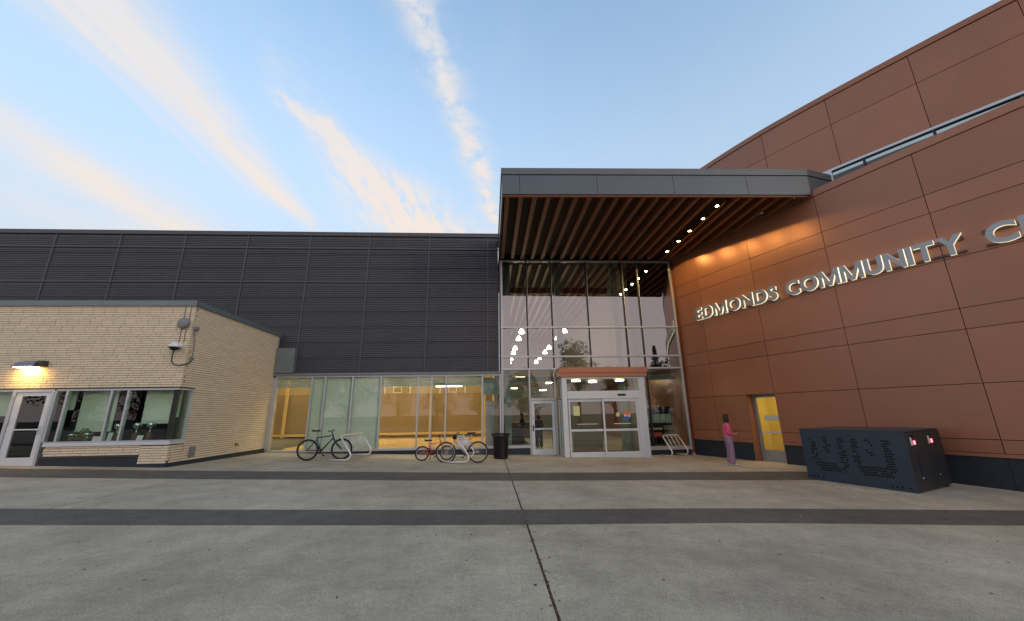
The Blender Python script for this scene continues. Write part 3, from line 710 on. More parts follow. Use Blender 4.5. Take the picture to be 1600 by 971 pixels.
# upper storey, set back, with a clerestory
UP = [(8.55, 20.2), (9.55, 17.75), (10.39, 15.49), (11.328, 13.388), (12.426, 11.453), (13.61, 9.554), (14.868, 7.694), (16.2, 5.87), (17.65, 4.12), (19.2, 2.45), (20.8, .8), (22.4, -.8), (24.0, -2.4)]
def upath(k0, k1, n=4):
    # Catmull-Rom along the upper wall
    out = []
    for k in range(k0, k1):
        p0, p1, p2, p3 = [Vector(UP[max(0, min(len(UP) - 1, j))]) for j in (k - 1, k, k + 1, k + 2)]
        for i in range(n):
            t = i / n; out.append(.5 * ((2 * p1) + (p2 - p0) * t + (2 * p0 - 5 * p1 + 4 * p2 - p3) * t * t + (3 * p1 - p0 - 3 * p2 + p3) * t ** 3))
    out.append(Vector(UP[k1])); return out
def ublock(mb, pts, d0, d1, z0, z1):
    ns = []
    for i in range(len(pts)):
        t = (pts[min(i + 1, len(pts) - 1)] - pts[max(0, i - 1)]).normalized(); ns.append(Vector((t.y, -t.x)) if (Vector((t.y, -t.x)).x < 0) else Vector((-t.y, t.x)))
    for i in range(len(pts) - 1):
        q = [pts[i] + ns[i] * d1, pts[i + 1] + ns[i + 1] * d1, pts[i + 1] + ns[i + 1] * d0, pts[i] + ns[i] * d0]
        vs = [(p.x, p.y, z0) for p in q] + [(p.x, p.y, z1) for p in q]; fs = [(0, 1, 5, 4), (2, 3, 7, 6), (4, 5, 6, 7), (3, 2, 1, 0)]
        if i == 0: fs.append((3, 0, 4, 7))
        if i == len(pts) - 2: fs.append((1, 2, 6, 5))
        mb.add(vs, fs)
    return mb
def trim(pts, a, b):
    # shorten a polyline by a at its start and b at its end
    p = list(pts); d = (p[1] - p[0]).normalized(); p[0] = p[0] + d * a; d = (p[-2] - p[-1]).normalized(); p[-1] = p[-1] + d * b; return p
uw = W(ublock(MB(), upath(0, 12), -.3, 0, 9.86, 12.6), 'upper_wall', 'dark_recess', bb_)
for k in range(0, 12):
    pts = trim(upath(k, k + 1), .008, .008)
    for z0, z1 in ((9.86, 11.512), (11.528, 12.59)): W(ublock(MB(), pts, .008, .04, z0, z1), 'cladding_panel', 'brown', uw)
W(ublock(MB(), upath(0, 12), -.3, .075, 12.606, 12.81), 'upper_coping', 'brown', bb_)
cl_pts = upath(3, 12)[3:]
cw = W(ublock(MB(), cl_pts, -.02, .06, 9.775, 9.855), 'clerestory_frame', 'alu_white', bb_)
W(ublock(MB(), cl_pts, -.06, -.04, 8.7, 9.774), 'pane', 'glass_dark', cw); W(ublock(MB(), cl_pts, -.6, -.5, 8.7, 9.85), 'room_back', 'green_col', cw)
W(ublock(MB(), [cl_pts[0], cl_pts[0] + (cl_pts[1] - cl_pts[0]).normalized() * .26], -.02, .065, 8.7, 9.774), 'end_post', 'alu_white', cw)
for k in range(2, len(cl_pts) - 1, 3):
    p = cl_pts[k]; q = cl_pts[k] + (cl_pts[k + 1] - cl_pts[k]).normalized() * .07; W(ublock(MB(), [p, q], -.035, .03, 8.7, 9.774), 'mullion', 'mull_black', cw)
# flat roof between lower parapet and upper wall
rf = MB(); A = [arcp(S0 + (S1 - S0) * i / 12, -.3) for i in range(13)]; B = upath(1, 12, 2)
vs = [(p.x, p.y, 8.72) for p in A] + [(p.x + .0, p.y, 8.72) for p in B]
rf.add(vs, [tuple(range(13)) + tuple(range(13 + len(B) - 1, 12, -1))]); W(rf, 'ledge_roof', 'corr_trim', bb_)
# ------------------------------------------------------------------ sign letters
sign = empty('building_sign', tuple(arcp(4, .1, 5.4)), label='large grey lit letters EDMONDS COMMUNITY CENTRE on the brown wall', cat='sign')
def glyph(ch, ext, off):
    cu = bpy.data.curves.new('glyph', 'FONT'); cu.body = ch; cu.size = 1; cu.extrude = ext; cu.offset = off; cu.resolution_u = 4
    o = bpy.data.objects.new('glyph', cu); COL.objects.link(o); dg = bpy.context.evaluated_depsgraph_get()
    me = bpy.data.meshes.new_from_object(o.evaluated_get(dg)); bpy.data.objects.remove(o); return me
LH, LZ = .53, 5.385
def glyph_m():
    w, t = .88, .155; o = [(0, 0), (t, 0), (t, .47), (.355, 0), (w - .355, 0), (w - t, .47), (w - t, 0), (w, 0), (w, .72), (w - .19, .72), (w / 2, .17), (.19, .72), (0, .72)]
    n = len(o); me = bpy.data.meshes.new('glyph')
    me.from_pydata([(x, y, -.5) for x, y in o] + [(x, y, .5) for x, y in o], [], [tuple(range(n))[::-1], tuple(range(n, 2 * n))] + [(i, (i + 1) % n, n + (i + 1) % n, n + i) for i in range(n)]); return me
def word(txt, s0, s1):
    gl = [(c, glyph_m() if c == 'M' else glyph(c, .5, .036)) for c in txt]
    ws = []
    for c, me in gl:
        xs = [v.co.x for v in me.vertices]; ws.append((min(xs), max(xs)))
    gap = .065; tot = sum(b - a for a, b in ws) + gap * (len(txt) - 1)
    k = (s1 - s0) / tot; x = s0
    for (c, me), (a, b) in zip(gl, ws):
        zs = [v.co.y for v in me.vertices]; z0, z1 = min(zs), max(zs)
        def place(mesh, d0, d1, nm, mt, par):
            for v in mesh.vertices:
                s = x + (v.co.x - a) * k; d = d0 if v.co.z < 0 else d1
                p = arcp(s, d); v.co = (p.x, p.y, LZ + (v.co.y - z0) / (z1 - z0) * LH)
            mesh.materials.clear(); mesh.materials.append(M[mt]); mesh.update()
            o = bpy.data.objects.new(nm, mesh); COL.objects.link(o); P(o, par); return o
        f = me.copy()
        lt = place(me, .10, .185, 'letter', 'letter_side', sign)
        place(f, .187, .20, 'face', 'letter_face', lt)
        x += (b - a) * k + gap * k
    return x
word('EDMONDS', -.22, 3.37); xe = word('COMMUNITY', 3.68, 8.06); word('CENTRE', 8.43, 11.35)
for a, b in ((-.20, 3.35), (3.7, 8.04), (8.38, 11.33)):
    for z0, z1 in ((.36, .45), (.02, .08)): W(arc_block(MB(), a, b, .046, .098, LZ + z0, LZ + z1, 8), 'raceway', 'raceway', sign)

# ------------------------------------------------------------------ entrance hall: curtain wall, lobby
CY = 17.5; CT = 8.62
hall = empty('entrance_hall', (4.6, CY, 0), label='tall glass fronted entrance hall with silver transoms between the buildings', cat='building')
MX = [.555, 1.723, 2.877, 4.573, 6.309, 7.058, 8.70]
cwf = W(MB().box(.50, 8.74, CY - .05, CY + .10, CT - .07, CT), 'curtain_wall', 'alu', hall)
HZ = [3.445, 3.995, 5.335]
for z in HZ: WB('transom', 'alu', cwf, .50, 8.735, CY - .09, CY + .10, z - .035, z + .035)
def mull(x, z0, z1, black=True, w=.03):
    WB('mullion', 'mull_black' if black else 'alu', cwf, x - w, x + w, CY - .055, CY + .10, z0, z1)
zz = [(3.481, 3.959), (4.031, 5.299), (5.371, CT - .071)]
for x in MX[1:-1]:
    for z0, z1 in zz: mull(x, z0, z1)
    for z0, z1 in zz: WB('cap', 'alu', cwf, x + .031, x + .045, CY - .06, CY + .05, z0, z1)
for x in (MX[0], MX[-1]):
    for z0, z1 in zz + [(-.05, 3.409)]: mull(x, z0, z1, False, .04)
for i in range(6):
    for z0, z1 in zz: WB('pane', 'glass_curtain', cwf, MX[i] + .031, MX[i + 1] - .031, CY - .006, CY + .006, z0, z1)
# left bay below transom: fixed pane, sill, single door
WB('mullion', 'alu', cwf, 1.72, 1.78, CY - .07, CY + .10, -.35, 3.409)
WB('pane', 'glass_door', cwf, .60, 1.72, CY - .006, CY + .006, .24, 3.409)
WB('sill', 'alu', cwf, .60, 1.719, CY - .08, CY + .10, .13, .239); WB('base_wall', 'navy', cwf, .60, 1.719, CY - .04, CY + .1, -.6, .129)
WB('door_head', 'alu', cwf, 1.781, 2.87, CY - .07, CY + .10, 2.09, 2.17); WB('pane', 'glass_door', cwf, 1.781, 2.87, CY - .006, CY + .006, 2.171, 3.409)
WB('mullion', 'alu', cwf, 2.84, 2.92, CY - .07, CY + .10, -.35, 2.089); WB('mullion', 'alu', cwf, 2.84, 2.92, CY - .07, CY + .10, 2.171, 3.409)
d1 = W(MB().box(1.80, 1.93, CY - .03, CY + .03, -.2, 2.075).box(2.70, 2.83, CY - .03, CY + .03, -.2, 2.075).box(1.93, 2.70, CY - .03, CY + .03, 1.95, 2.075).box(1.93, 2.70, CY - .03, CY + .03, -.2, .06).box(1.93, 2.70, CY - .025, CY + .025, .86, .92), 'single_door', 'alu_white', hall)
WB('glass', 'glass_door', d1, 1.93, 2.70, CY - .005, CY + .005, .06, 1.95)
W(MB().tube([(1.865, CY - .03, .95), (1.865, CY - .08, .95), (1.97, CY - .08, .95)], .012).box(1.84, 1.89, CY - .04, CY - .031, .8, 1.05), 'handle', 'black_metal', d1)
WB('notice', 'sticker_blue', d1, 1.85, 1.885, CY - .035, CY - .031, 1.32, 1.38)
# right bay
WB('mullion', 'mull_black', cwf, 7.04, 7.10, CY - .06, CY + .10, -.05, 3.409)
WB('pane', 'glass_door', cwf, 6.45, 7.039, CY - .006, CY + .006, .09, 3.409); WB('pane', 'glass_door', cwf, 7.101, 8.66, CY - .006, CY + .006, .09, 3.409)
WB('sill', 'alu', cwf, 6.45, 8.72, CY - .09, CY + .1, -.06, .089); WB('base_wall', 'navy', cwf, 6.45, 8.72, CY - .03, CY + .1, -.7, -.061)
# behind vestibule
for x in (.82, 3.32, 6.12): WB('column', 'green_col', hall, x - .15, x + .15, 18.05, 18.35, -.3, CT)
WB('beam', 'green_col', hall, .55, 8.7, 18.10, 18.30, 2.98, 3.16)
# lobby shell
LYB = 40
WB('lobby_floor', 'tile', hall, .45, 13, CY + .11, LYB, -.35, -.22)
WB('lobby_back_wall', 'lobby_wall', hall, .45, 13, LYB, LYB + .1, -.3, 9)
WB('lobby_side_wall', 'lobby_wall', hall, .46, .52, CY + .15, LYB, -.3, CT)
WB('lobby_upper_wall', 'cream', hall, 6.75, 6.9, 18.4, LYB, 3.6, CT)
WB('lobby_right_wall', 'brown', hall, 9.3, 9.4, CY + .3, LYB, -.3, CT + .1); WB('lobby_end_wall', 'brown', hall, 8.76, 9.35, CY + .12, CY + .29, -.3, CT + .07); WB('mezzanine', 'lobby_wall', hall, 6.75, 9.35, 18.6, LYB, 3.45, 3.6)
WB('roof', 'corr_trim', hall, .45, 11.8, CY + .2, LYB, 9.1, 9.3)
ceil = WB('lobby_ceiling', 'soffit_back', hall, .45, 6.8, CY + .12, LYB, CT + .08, CT + .12)
for i in range(13):
    x = 1.03 + i * .470
    if x < 6.7: WB('ceiling_slat', 'wood_lobby', ceil, x - .07, x + .07, CY + .15, LYB, CT - .16, CT + .07)
WB('ceiling_beam', 'wood_slat', ceil, .5, 6.7, 21.2, 21.4, CT - .5, CT - .17)
WB('ceiling_right', 'soffit_back', hall, 6.91, 9.4, CY + .12, LYB, CT + .08, CT + .12)
WB('back_beam', 'green_col', hall, .5, 6.7, 29, 29.2, 2.7, 3.1)
# pendant lamps
def pendant(x, y, z, lab):
    t = empty('pendant_lamp', (x, y, z), label=lab, cat='lamp', group='round pendant lamps in the lobby')
    MB().lathe([(.05, .24), (.09, .20), (.16, .05), (.18, 0), (.16, -.02)], n=18).build('shade', 'pend_glow', t)
    MB().lathe([(.01, .30), (.06, .30), (.05, .42), (.012, .44), (.012, CT - z - .1)], n=8).build('stem', 'black_metal', t)
    return t
for y in (22, 24.2, 27.9, 30.1, 33.5, 36):
    pendant(1.83, y, 6.0, 'glowing dome pendant in the lamp row along the gym side of the lobby')
    pendant(4.25, y - .2, 6.0, 'glowing dome pendant in the lamp row beside the cream lobby wall')
for (x, y) in ((1.6, 21), (3.8, 25), (1.8, 30), (4.4, 33), (7.9, 24)):
    WB('ceiling_lamp', 'warm_panel2', hall, x - .25, x + .25, y - .25, y + .25, 3.36, 3.40)
# things inside
br = empty('brochure_stand', (7.9, 18.7, -.25), label='dark brochure stand with four pale green sheets behind the glass', cat='stand')
W(MB().box(7.35, 8.55, 18.75, 18.85, -.22, 1.75).box(7.35, 8.55, 18.55, 18.74, .3, .34).box(7.35, 8.55, 18.55, 18.74, .65, .69).box(7.35, 8.55, 18.55, 18.74, -.05, -.01), 'frame', 'black_metal', br)
for i in range(4): WB('sheet', 'paper_green', br, 7.42 + i * .28, 7.68 + i * .28, 18.72, 18.735, 1.02, 1.42)
W(MB().box(8.1, 8.5, 18.60, 18.72, -.2, .9), 'poster', 'cream', br); W(MB().box(7.42, 7.95, 18.60, 18.70, .40, .60), 'leaflets', 'coral', br); W(MB().box(7.42, 8.0, 18.60, 18.70, .72, .80), 'leaflets', 'paper', br)
cn = empty('lobby_counter', (2.0, 31, -.22), label='low reception counter at the back of the lobby', cat='counter')
W(MB().box(.7, 3.6, 30.6, 31.4, -.22, .85), 'body', 'trophy_wood', cn); W(MB().box(.6, 3.7, 30.5, 31.5, .86, .92), 'top', 'cream', cn)
st = empty('lobby_armchair', (1.35, 23.2, -.22), label='dark armchair on the tiled lobby floor', cat='chair')
W(MB().box(1.0, 1.8, 22.9, 23.6, -.1, .2), 'seat', 'coat_dark', st, .04); W(MB().box(1.0, 1.8, 23.5, 23.75, .21, .7), 'backrest', 'coat_dark', st, .04)
for x in (1.05, 1.72): W(MB().box(x, x + .06, 22.95, 23.0, -.22, -.1).box(x, x + .06, 23.6, 23.65, -.22, -.1), 'leg', 'black_metal', st)

# ------------------------------------------------------------------ canopy
cp = empty('entrance_canopy', (5.5, 14.5, 8.65), label='deep flat canopy with grey fascia panels and a slatted wood soffit', cat='canopy')
FY = 11.70; CZ = 8.65; CX0, CX1 = .42, 11.05
def fy(x): return 11.71 - (x - .5) * .0256
core = MB().hexa([(CX0 + .05, fy(.4) + .05, 8.90), (CX1, fy(CX1) + .05, 8.90), (9.2, CY - .07, 8.90), (CX0 + .05, CY - .07, 8.90)], [(CX0 + .05, fy(.4) + .05, 9.58), (CX1, fy(CX1) + .05, 9.58), (9.2, CY + .3, 9.58), (CX0 + .05, CY + .3, 9.58)])
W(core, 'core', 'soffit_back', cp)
fp = MB(); xs = [CX0, 1.02, 3.65, 6.28, 8.85, CX1]
cap = W(MB().hexa([(CX0 - .03, fy(.4) - .03, 9.40), (CX1, fy(CX1) - .03, 9.40), (CX1, fy(CX1) + .4, 9.40), (CX0 - .03, fy(.4) + .4, 9.40)], [(CX0 - .03, fy(.4) - .03, 9.64), (CX1, fy(CX1) - .03, 9.64), (CX1, fy(CX1) + .4, 9.64), (CX0 - .03, fy(.4) + .4, 9.64)]), 'fascia_cap', 'canopy_cap', cp)
for a, b in zip(xs, xs[1:]):
    a2, b2 = a + .007, b - .007
    W(MB().hexa([(a2, fy(a2), 8.66), (b2, fy(b2), 8.66), (b2, fy(b2) + .045, 8.66), (a2, fy(a2) + .045, 8.66)], [(a2, fy(a2), 9.385), (b2, fy(b2), 9.385), (b2, fy(b2) + .045, 9.385), (a2, fy(a2) + .045, 9.385)]), 'fascia_panel', 'canopy_panel', cp)
# return of the fascia towards the clerestory
W(MB().hexa([(CX1 + .005, fy(CX1), 8.86), (12.40, 11.80, 8.86), (12.40, 11.90, 8.86), (CX1 + .005, fy(CX1) + .1, 8.86)], [(CX1 + .005, fy(CX1), 9.385), (12.40, 11.80, 9.385), (12.40, 11.90, 9.385), (CX1 + .005, fy(CX1) + .1, 9.385)]), 'fascia_return', 'canopy_panel', cp)
W(MB().hexa([(CX1 + .005, fy(CX1) - .03, 9.40), (12.42, 11.77, 9.40), (12.42, 12.2, 9.40), (CX1 + .005, fy(CX1) + .4, 9.40)], [(CX1 + .005, fy(CX1) - .03, 9.64), (12.42, 11.77, 9.64), (12.42, 12.2, 9.64), (CX1 + .005, fy(CX1) + .4, 9.64)]), 'fascia_cap', 'canopy_cap', cp)
WB('side_fascia', 'canopy_panel', cp, CX0, CX0 + .05, fy(.4) + .05, CY - .02, 8.62, 9.385); WB('side_cap', 'canopy_cap', cp, CX0 - .03, CX0 + .3, fy(.4) + .4, CY + .3, 9.40, 9.64)
W(MB().hexa([(CX0 + .05, fy(.4) + .046, 8.60), (CX1 - .1, fy(CX1) + .046, 8.60), (CX1 - .1, fy(CX1) + .12, 8.60), (CX0 + .05, fy(.4) + .12, 8.60)], [(CX0 + .05, fy(.4) + .046, 8.89), (CX1 - .1, fy(CX1) + .046, 8.89), (CX1 - .1, fy(CX1) + .12, 8.89), (CX0 + .05, fy(.4) + .12, 8.89)]), 'edge_trim', 'wood_slat', cp)
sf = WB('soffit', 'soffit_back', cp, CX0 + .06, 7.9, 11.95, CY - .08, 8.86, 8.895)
k = 0
while True:
    x = .60 + k * .470; k += 1
    if x > 10.9: break
    if 7.75 < x < 8.4: continue
    # stop the slat where it meets the curved wall
    ye = CY - .10
    if x > 8.6:
        ye = 17.5 - (x - 8.72) * 2.55
        if ye < 12.1: continue
    y0 = fy(x) + .125
    WB('slat', 'wood_slat', sf, x - .075, x + .075, y0, ye - .1, 8.62, 8.855)
# lamp channel with five downlights, in line with the slats
WB('lamp_channel', 'wood_frame', sf, 8.235, 8.275, 11.9, CY - .2, 8.60, 8.855).data.materials[0] = M['brass']
for i, y in enumerate((12.17, 13.12, 14.15, 15.13, 16.23)):
    dl = W(MB().lathe([(.045, .04), (.075, .04), (.075, -.02), (.06, -.03), (.06, .0)], (8.10, y, 8.62), 16), 'downlight', 'lamp_dark', cp)
    W(MB().lathe([(.0, .0), (.055, .0), (.055, .012), (0, .012)], (8.10, y, 8.592), 14), 'lamp_lens', 'down_glow', dl)
    L_ = bpy.data.lights.new('downlight_beam', 'SPOT'); L_.energy = 40; L_.spot_size = R_(156); L_.spot_blend = .06; L_.shadow_soft_size = .05; L_.color = (1, .60, .19)
    lo2 = bpy.data.objects.new('downlight_beam', L_); COL.objects.link(lo2); lo2.location = (8.10, y, 8.575); P(lo2, dl)

# ------------------------------------------------------------------ vestibule with sliding doors
VY = 16.35; VX0, VX1 = 2.98, 6.47; VG = -.26
vs_ = empty('entrance_vestibule', (4.7, VY, -.2), label='projecting silver framed porch with glass sliding doors and brown fascia', cat='porch')
W(MB().box(2.88, 6.60, VY - .12, CY - .1, 3.15, 3.37).box(2.91, 6.57, VY - .09, CY - .1, 2.98, 3.148), 'fascia', 'vest_fascia', vs_)
fr = MB()
fr.box(VX0, VX0 + .20, VY, VY + .14, VG - .2, 2.975); fr.box(VX1 - .24, VX1, VY, VY + .14, VG - .2, 2.975); fr.box(VX0 + .20, VX1 - .24, VY, VY + .14, 2.90, 2.975)
W(fr, 'frame', 'alu_white', vs_, .004)
WB('door_header', 'alu_white', vs_, VX0 + .201, VX1 - .241, VY - .03, VY + .2, 2.09, 2.40, bevel=.004)
WB('transom_glass', 'glass_door', vs_, VX0 + .20, VX1 - .24, VY + .06, VY + .07, 2.40, 2.90)
WB('sensor', 'black_metal', vs_, 5.28, 5.62, VY - .06, VY - .031, 2.19, 2.27, bevel=.01)
def slider(x0, x1, y, name='sliding_door'):
    f = MB().box(x0, x0 + .07, y, y + .05, VG + .02, 2.085).box(x1 - .07, x1, y, y + .05, VG + .02, 2.085).box(x0 + .07, x1 - .07, y, y + .05, 1.97, 2.085).box(x0 + .07, x1 - .07, y, y + .05, VG + .02, VG + .27).box(x0 + .07, x1 - .07, y, y + .05, .80, .885)
    d = W(f, name, 'alu_white', vs_, .003); WB('glass', 'glass_door', d, x0 + .07, x1 - .07, y + .02, y + .03, VG + .27, 1.97); return d
sA = slider(3.22, 4.72, VY + .06); sB = slider(4.62, 6.08, VY + .0)
WB('jamb', 'alu_white', vs_, 6.085, 6.225, VY - .01, VY + .14, VG - .2, 2.085)
for x in (VX0 + .04, VX1 - .14): W(MB().box(x - .12, x + .22, VY - .12, VY + .05, VG - .1, VG + .06), 'guard_foot', 'alu', vs_, .02)
# stickers
def disc(mb, x, z, r, y, a0=0, a1=2 * math.pi, n=24):
    vs = [(x, y, z)] + [(x + r * math.cos(a0 + (a1 - a0) * i / n), y, z + r * math.sin(a0 + (a1 - a0) * i / n)) for i in range(n + 1)]
    return mb.add(vs, [(0, i + 2, i + 1) for i in range(n)])
W(disc(MB(), 5.62, 1.42, .17, VY + .017, 0, math.pi), 'sticker', 'sticker_orange', sB); W(disc(MB(), 5.62, 1.42, .17, VY + .017, math.pi, 2 * math.pi), 'sticker', 'sticker_blue', sB)
W(MB().box(5.50, 5.60, VY + .012, VY + .0155, 1.36, 1.44).box(5.65, 5.74, VY + .012, VY + .0155, 1.34, 1.43), 'sticker_mark', 'paper', sB)
W(disc(MB(), 5.24, 1.44, .085, VY + .017), 'sticker', 'paper_yellow', sB); W(MB().box(5.05, 5.75, VY + .015, VY + .018, 1.07, 1.10), 'marking_bar', 'paper', sB)
W(MB().box(3.42, 3.68, VY + .075, VY + .078, 1.42, 1.80), 'notice', 'paper_yellow', sA); W(MB().box(3.55, 4.40, VY + .075, VY + .078, 1.07, 1.095), 'marking_bar', 'paper', sA)
# side walls
for x, s in ((VX0, 1), (VX1 - .05, -1)):
    W(MB().box(x, x + .05, VY + .14, CY - .1, VG - .2, VG + .12).box(x, x + .05, VY + .14, CY - .1, 2.0, 2.08).box(x, x + .05, VY + .14, CY - .1, 2.9, 2.975).box(x, x + .05, CY - .18, CY - .1, VG + .12, 2.0).box(x, x + .05, VY + .50, VY + .56, VG + .12, 2.0), 'side_frame', 'alu_white', vs_)
    WB('side_glass', 'glass_door', vs_, x + .02, x + .03, VY + .141, CY - .181, VG + .12, 2.0); WB('side_glass', 'glass_door', vs_, x + .02, x + .03, VY + .14, CY - .11, 2.08, 2.9)
WB('ceiling', 'cream', vs_, VX0 + .06, VX1 - .06, VY + .2, CY + 2.0, 2.93, 2.97); WB('floor_mat', 'rubber', vs_, VX0 + .1, VX1 - .1, VY + .2, CY + 1.8, -.23, -.215)
W(MB().box(VX0, VX0 + .06, CY + .12, CY + 2, -.2, 2.95).box(VX1 - .06, VX1, CY + .12, CY + 2, -.2, 2.95).box(4.0, 5.4, CY + 2.0, CY + 2.06, -.2, 2.95), 'inner_wall', 'cream', vs_)
for x, y in ((3.7, 16.9), (5.6, 16.9), (4.6, 17.6)):
    W(MB().lathe([(.18, 0), (.19, .03), (.12, .05)], (x, y, 2.84), 20), 'ceiling_lamp', 'warm_panel', vs_)

# ------------------------------------------------------------------ bicycles
def bicycle(loc, heading, r, wb, frame_m, rim_m, lab, kid=False, lean=0.0, steer=0.0, fork_m=None, fat=.026):
    t = empty('bicycle', loc, heading, lab, 'bicycle'); t.rotation_euler = (lean, 0, heading)
    k = r / .34
    def wheel(x):
        w = MB().torus((0, 0, 0), (0, 1, 0), r - fat, fat, 40, 8).build('wheel', 'rubber', t); w.location = (x, 0, r)
        MB().torus((0, 0, 0), (0, 1, 0), r - fat * 2.1, .013, 36, 6).build('rim', rim_m, w)
        sp = MB()
        for i in range(18):
            a = 2 * math.pi * i / 18; sp.obox((0, .025 * (-1) ** i, 0), (math.cos(a) * (r - fat * 2), 0, math.sin(a) * (r - fat * 2)), .0035, .0035, (0, 1, 0))
        sp.tube([(0, -.05, 0), (0, .05, 0)], .022, 10); sp.build('spokes', 'bike_silver', w)
        return w
    wheel(0); wf = wheel(wb)
    if kid: st, ht, hb, bbk, seat = (.24, .56), (wb - .24, .66), (wb - .19, .52), (.34, .27), (.20, .66)
    else: st, ht, hb, bbk, seat = (.26, .74), (wb - .33, .86), (wb - .28, .70), (.42, .30), (.22, .95)
    fr = MB()
    def tb(a, b, rr, off=0): fr.tube([(a[0], off, a[1]), (b[0], off, b[1])], rr, 8)
    tb(st, (ht[0] + .01, ht[1] - .06), .019 * k ** .5); tb(bbk, (hb[0] - .01, hb[1] + .04), .024 * k ** .5); tb(bbk, st, .018); tb(ht, hb, .023)
    for s in (-1, 1):
        tb((0, r), bbk, .010, s * .05); tb((0, r), (st[0], st[1] - .05), .010, s * .05)
    fr.build('frame', frame_m, t)
    fk = MB()
    for s in (-1, 1): fk.tube([(hb[0], s * .055, hb[1]), (hb[0] + .05, s * .058, hb[1] - .12), (wb, s * .06, r)], .016, 8)
    fk.obox((hb[0], -.07, hb[1]), (hb[0], .07, hb[1]), .04, .03); fk.tube([(ht[0], 0, ht[1]), (ht[0] - .03, 0, ht[1] + .08)], .016)
    fk.build('fork', fork_m or frame_m, t)
    hx, hz_ = ht[0] - .02, ht[1] + (.09 if not kid else .14)
    MB().tube([(hx - .05, -.30 * k ** .5, hz_ + .03), (hx, -.15, hz_ + .02), (hx + .03, 0, hz_), (hx, .15, hz_ + .02), (hx - .05, .30 * k ** .5, hz_ + .03)], .013).build('handlebar', 'black_metal', t)
    gp = MB()
    for s in (-1, 1): gp.tube([(hx - .05, s * .31 * k ** .5, hz_ + .03), (hx - .03, s * .22 * k ** .5, hz_ + .025)], .019); gp.tube([(hx + .01, s * .2, hz_ + .02), (hx + .05, s * .26, hz_ - .03)], .007)
    gp.build('grips', 'rubber', t)
    MB().tube([(st[0], 0, st[1] - .02), (seat[0], 0, seat[1])], .014).build('seat_post', 'bike_silver', t)
    sd_ = MB(); sx, sz = seat
    prof = [(-.13, .075), (-.08, .085), (0, .055), (.08, .028), (.14, .018)]
    vs = []; n = 8
    for (x, w) in prof:
        for j in range(n):
            a = 2 * math.pi * j / n; vs.append((sx + x, w * math.cos(a), sz + .02 + .028 * math.sin(a) + (.02 if x < -.1 else 0)))
    fs = [(i * n + j, i * n + (j + 1) % n, (i + 1) * n + (j + 1) % n, (i + 1) * n + j) for i in range(len(prof) - 1) for j in range(n)] + [tuple(range(n))[::-1], tuple(range(4 * n, 5 * n))]
    sd_.add(vs, fs, True); sd_.build('saddle', 'rubber', t)
    ck = MB().torus((bbk[0], -.06, bbk[1]), (0, 1, 0), .075 * k ** .5, .010, 20, 6); ck.lathe([(.02, -.01), (.02, .01)], (0, 0, 0), 8)
    ck = MB().torus((bbk[0], -.06, bbk[1]), (0, 1, 0), .075, .010, 20, 6)
    for s in (-1, 1): ck.obox((bbk[0], -.07 * s, bbk[1]), (bbk[0] + .11 * s, -.08 * s, bbk[1] - .12 * s), .02, .015); ck.box(bbk[0] + .11 * s - .045, bbk[0] + .11 * s + .045, -.08 * s - .05, -.08 * s + .05, bbk[1] - .13 * s - .012, bbk[1] - .13 * s + .012)
    ck.tube([(bbk[0], -.07, bbk[1]), (bbk[0], .07, bbk[1])], .02)
    ck.tube([(0, -.06, r + .04), (bbk[0], -.06, bbk[1] + .075)], .005, 5); ck.tube([(0, -.06, r - .04), (bbk[0], -.06, bbk[1] - .075)], .005, 5); ck.torus((0, -.06, r), (0, 1, 0), .04, .008, 14, 5)
    ck.build('crank', 'black_metal', t)
    return t
def at_ground(x, y, dz=0): return (x, y, gz(x, y) + dz)
bicycle(at_ground(-6.17, 14.45), R_(7), .352, 1.09, 'bike_blue', 'black_metal', 'dark blue mountain bicycle parked with its front wheel in the rack', lean=R_(3), fork_m='bike_blue')
b2 = bicycle(at_ground(-.40, 14.22), R_(180 - 3), .352, 1.09, 'bike_silver', 'rim', 'silver and black mountain bicycle with a white bottle beside the bin', lean=R_(-3), fork_m='bike_silver')
wbt = MB().lathe([(.03, 0), (.036, .02), (.036, .15), (.02, .18), (.015, .2)], n=12).build('water_bottle', 'plastic_white', b2); wbt.location = (.56, 0, .50); wbt.rotation_euler = (0, R_(40), 0)
MB().box(.72, .86, -.07, .07, .78, .92).build('handlebar_bag', 'black_metal', b2, .02)
kb = bicycle(at_ground(-2.37, 14.75), R_(4), .25, .86, 'bike_orange', 'rim', 'small orange child bicycle with red front parts', kid=True, lean=R_(4), fork_m='bike_red')
MB().obox((.30, .06, .28), (.26, .14, .0), .016, .016).build('kickstand', 'black_metal', kb)

# ------------------------------------------------------------------ tube bicycle racks
def rack(loc, ang, length, nb, lab, foot=.58):
    t = empty('bicycle_rack', loc, ang, lab, 'bike rack')     # local x: along the feet, local y: along the rack
    def frame(y):
        pts = [(0, y, .03), (foot - .08, y, .03)]
        for i in range(1, 6):
            a = R_(-90 + i * 120 / 5); pts.append((foot - .08 + .14 * math.cos(a), y, .167 + .14 * math.sin(a)))
        pts += [(foot - .30, y, .74)]
        return pts
    for y in (0, length): MB().tube(frame(y), .029, 10).build('end_frame', 'galv', t)
    tx = foot - .30
    MB().tube([(tx, 0, .74), (tx - .03, .02, .79), (tx - .035, .07, .81), (tx - .035, length - .07, .81), (tx - .03, length - .02, .79), (tx, length, .74)], .029, 10).build('top_rail', 'galv', t)
    MB().tube([(foot - .06, 0, .34), (foot - .06, length, .34)], .014, 8).build('lower_rail', 'galv', t)
    for i in range(nb):
        y = length * (i + 1) / (nb + 1); MB().tube([(tx - .03, y, .80), (foot - .06, y, .34)], .015, 8).build('bar', 'galv', t)
    return t
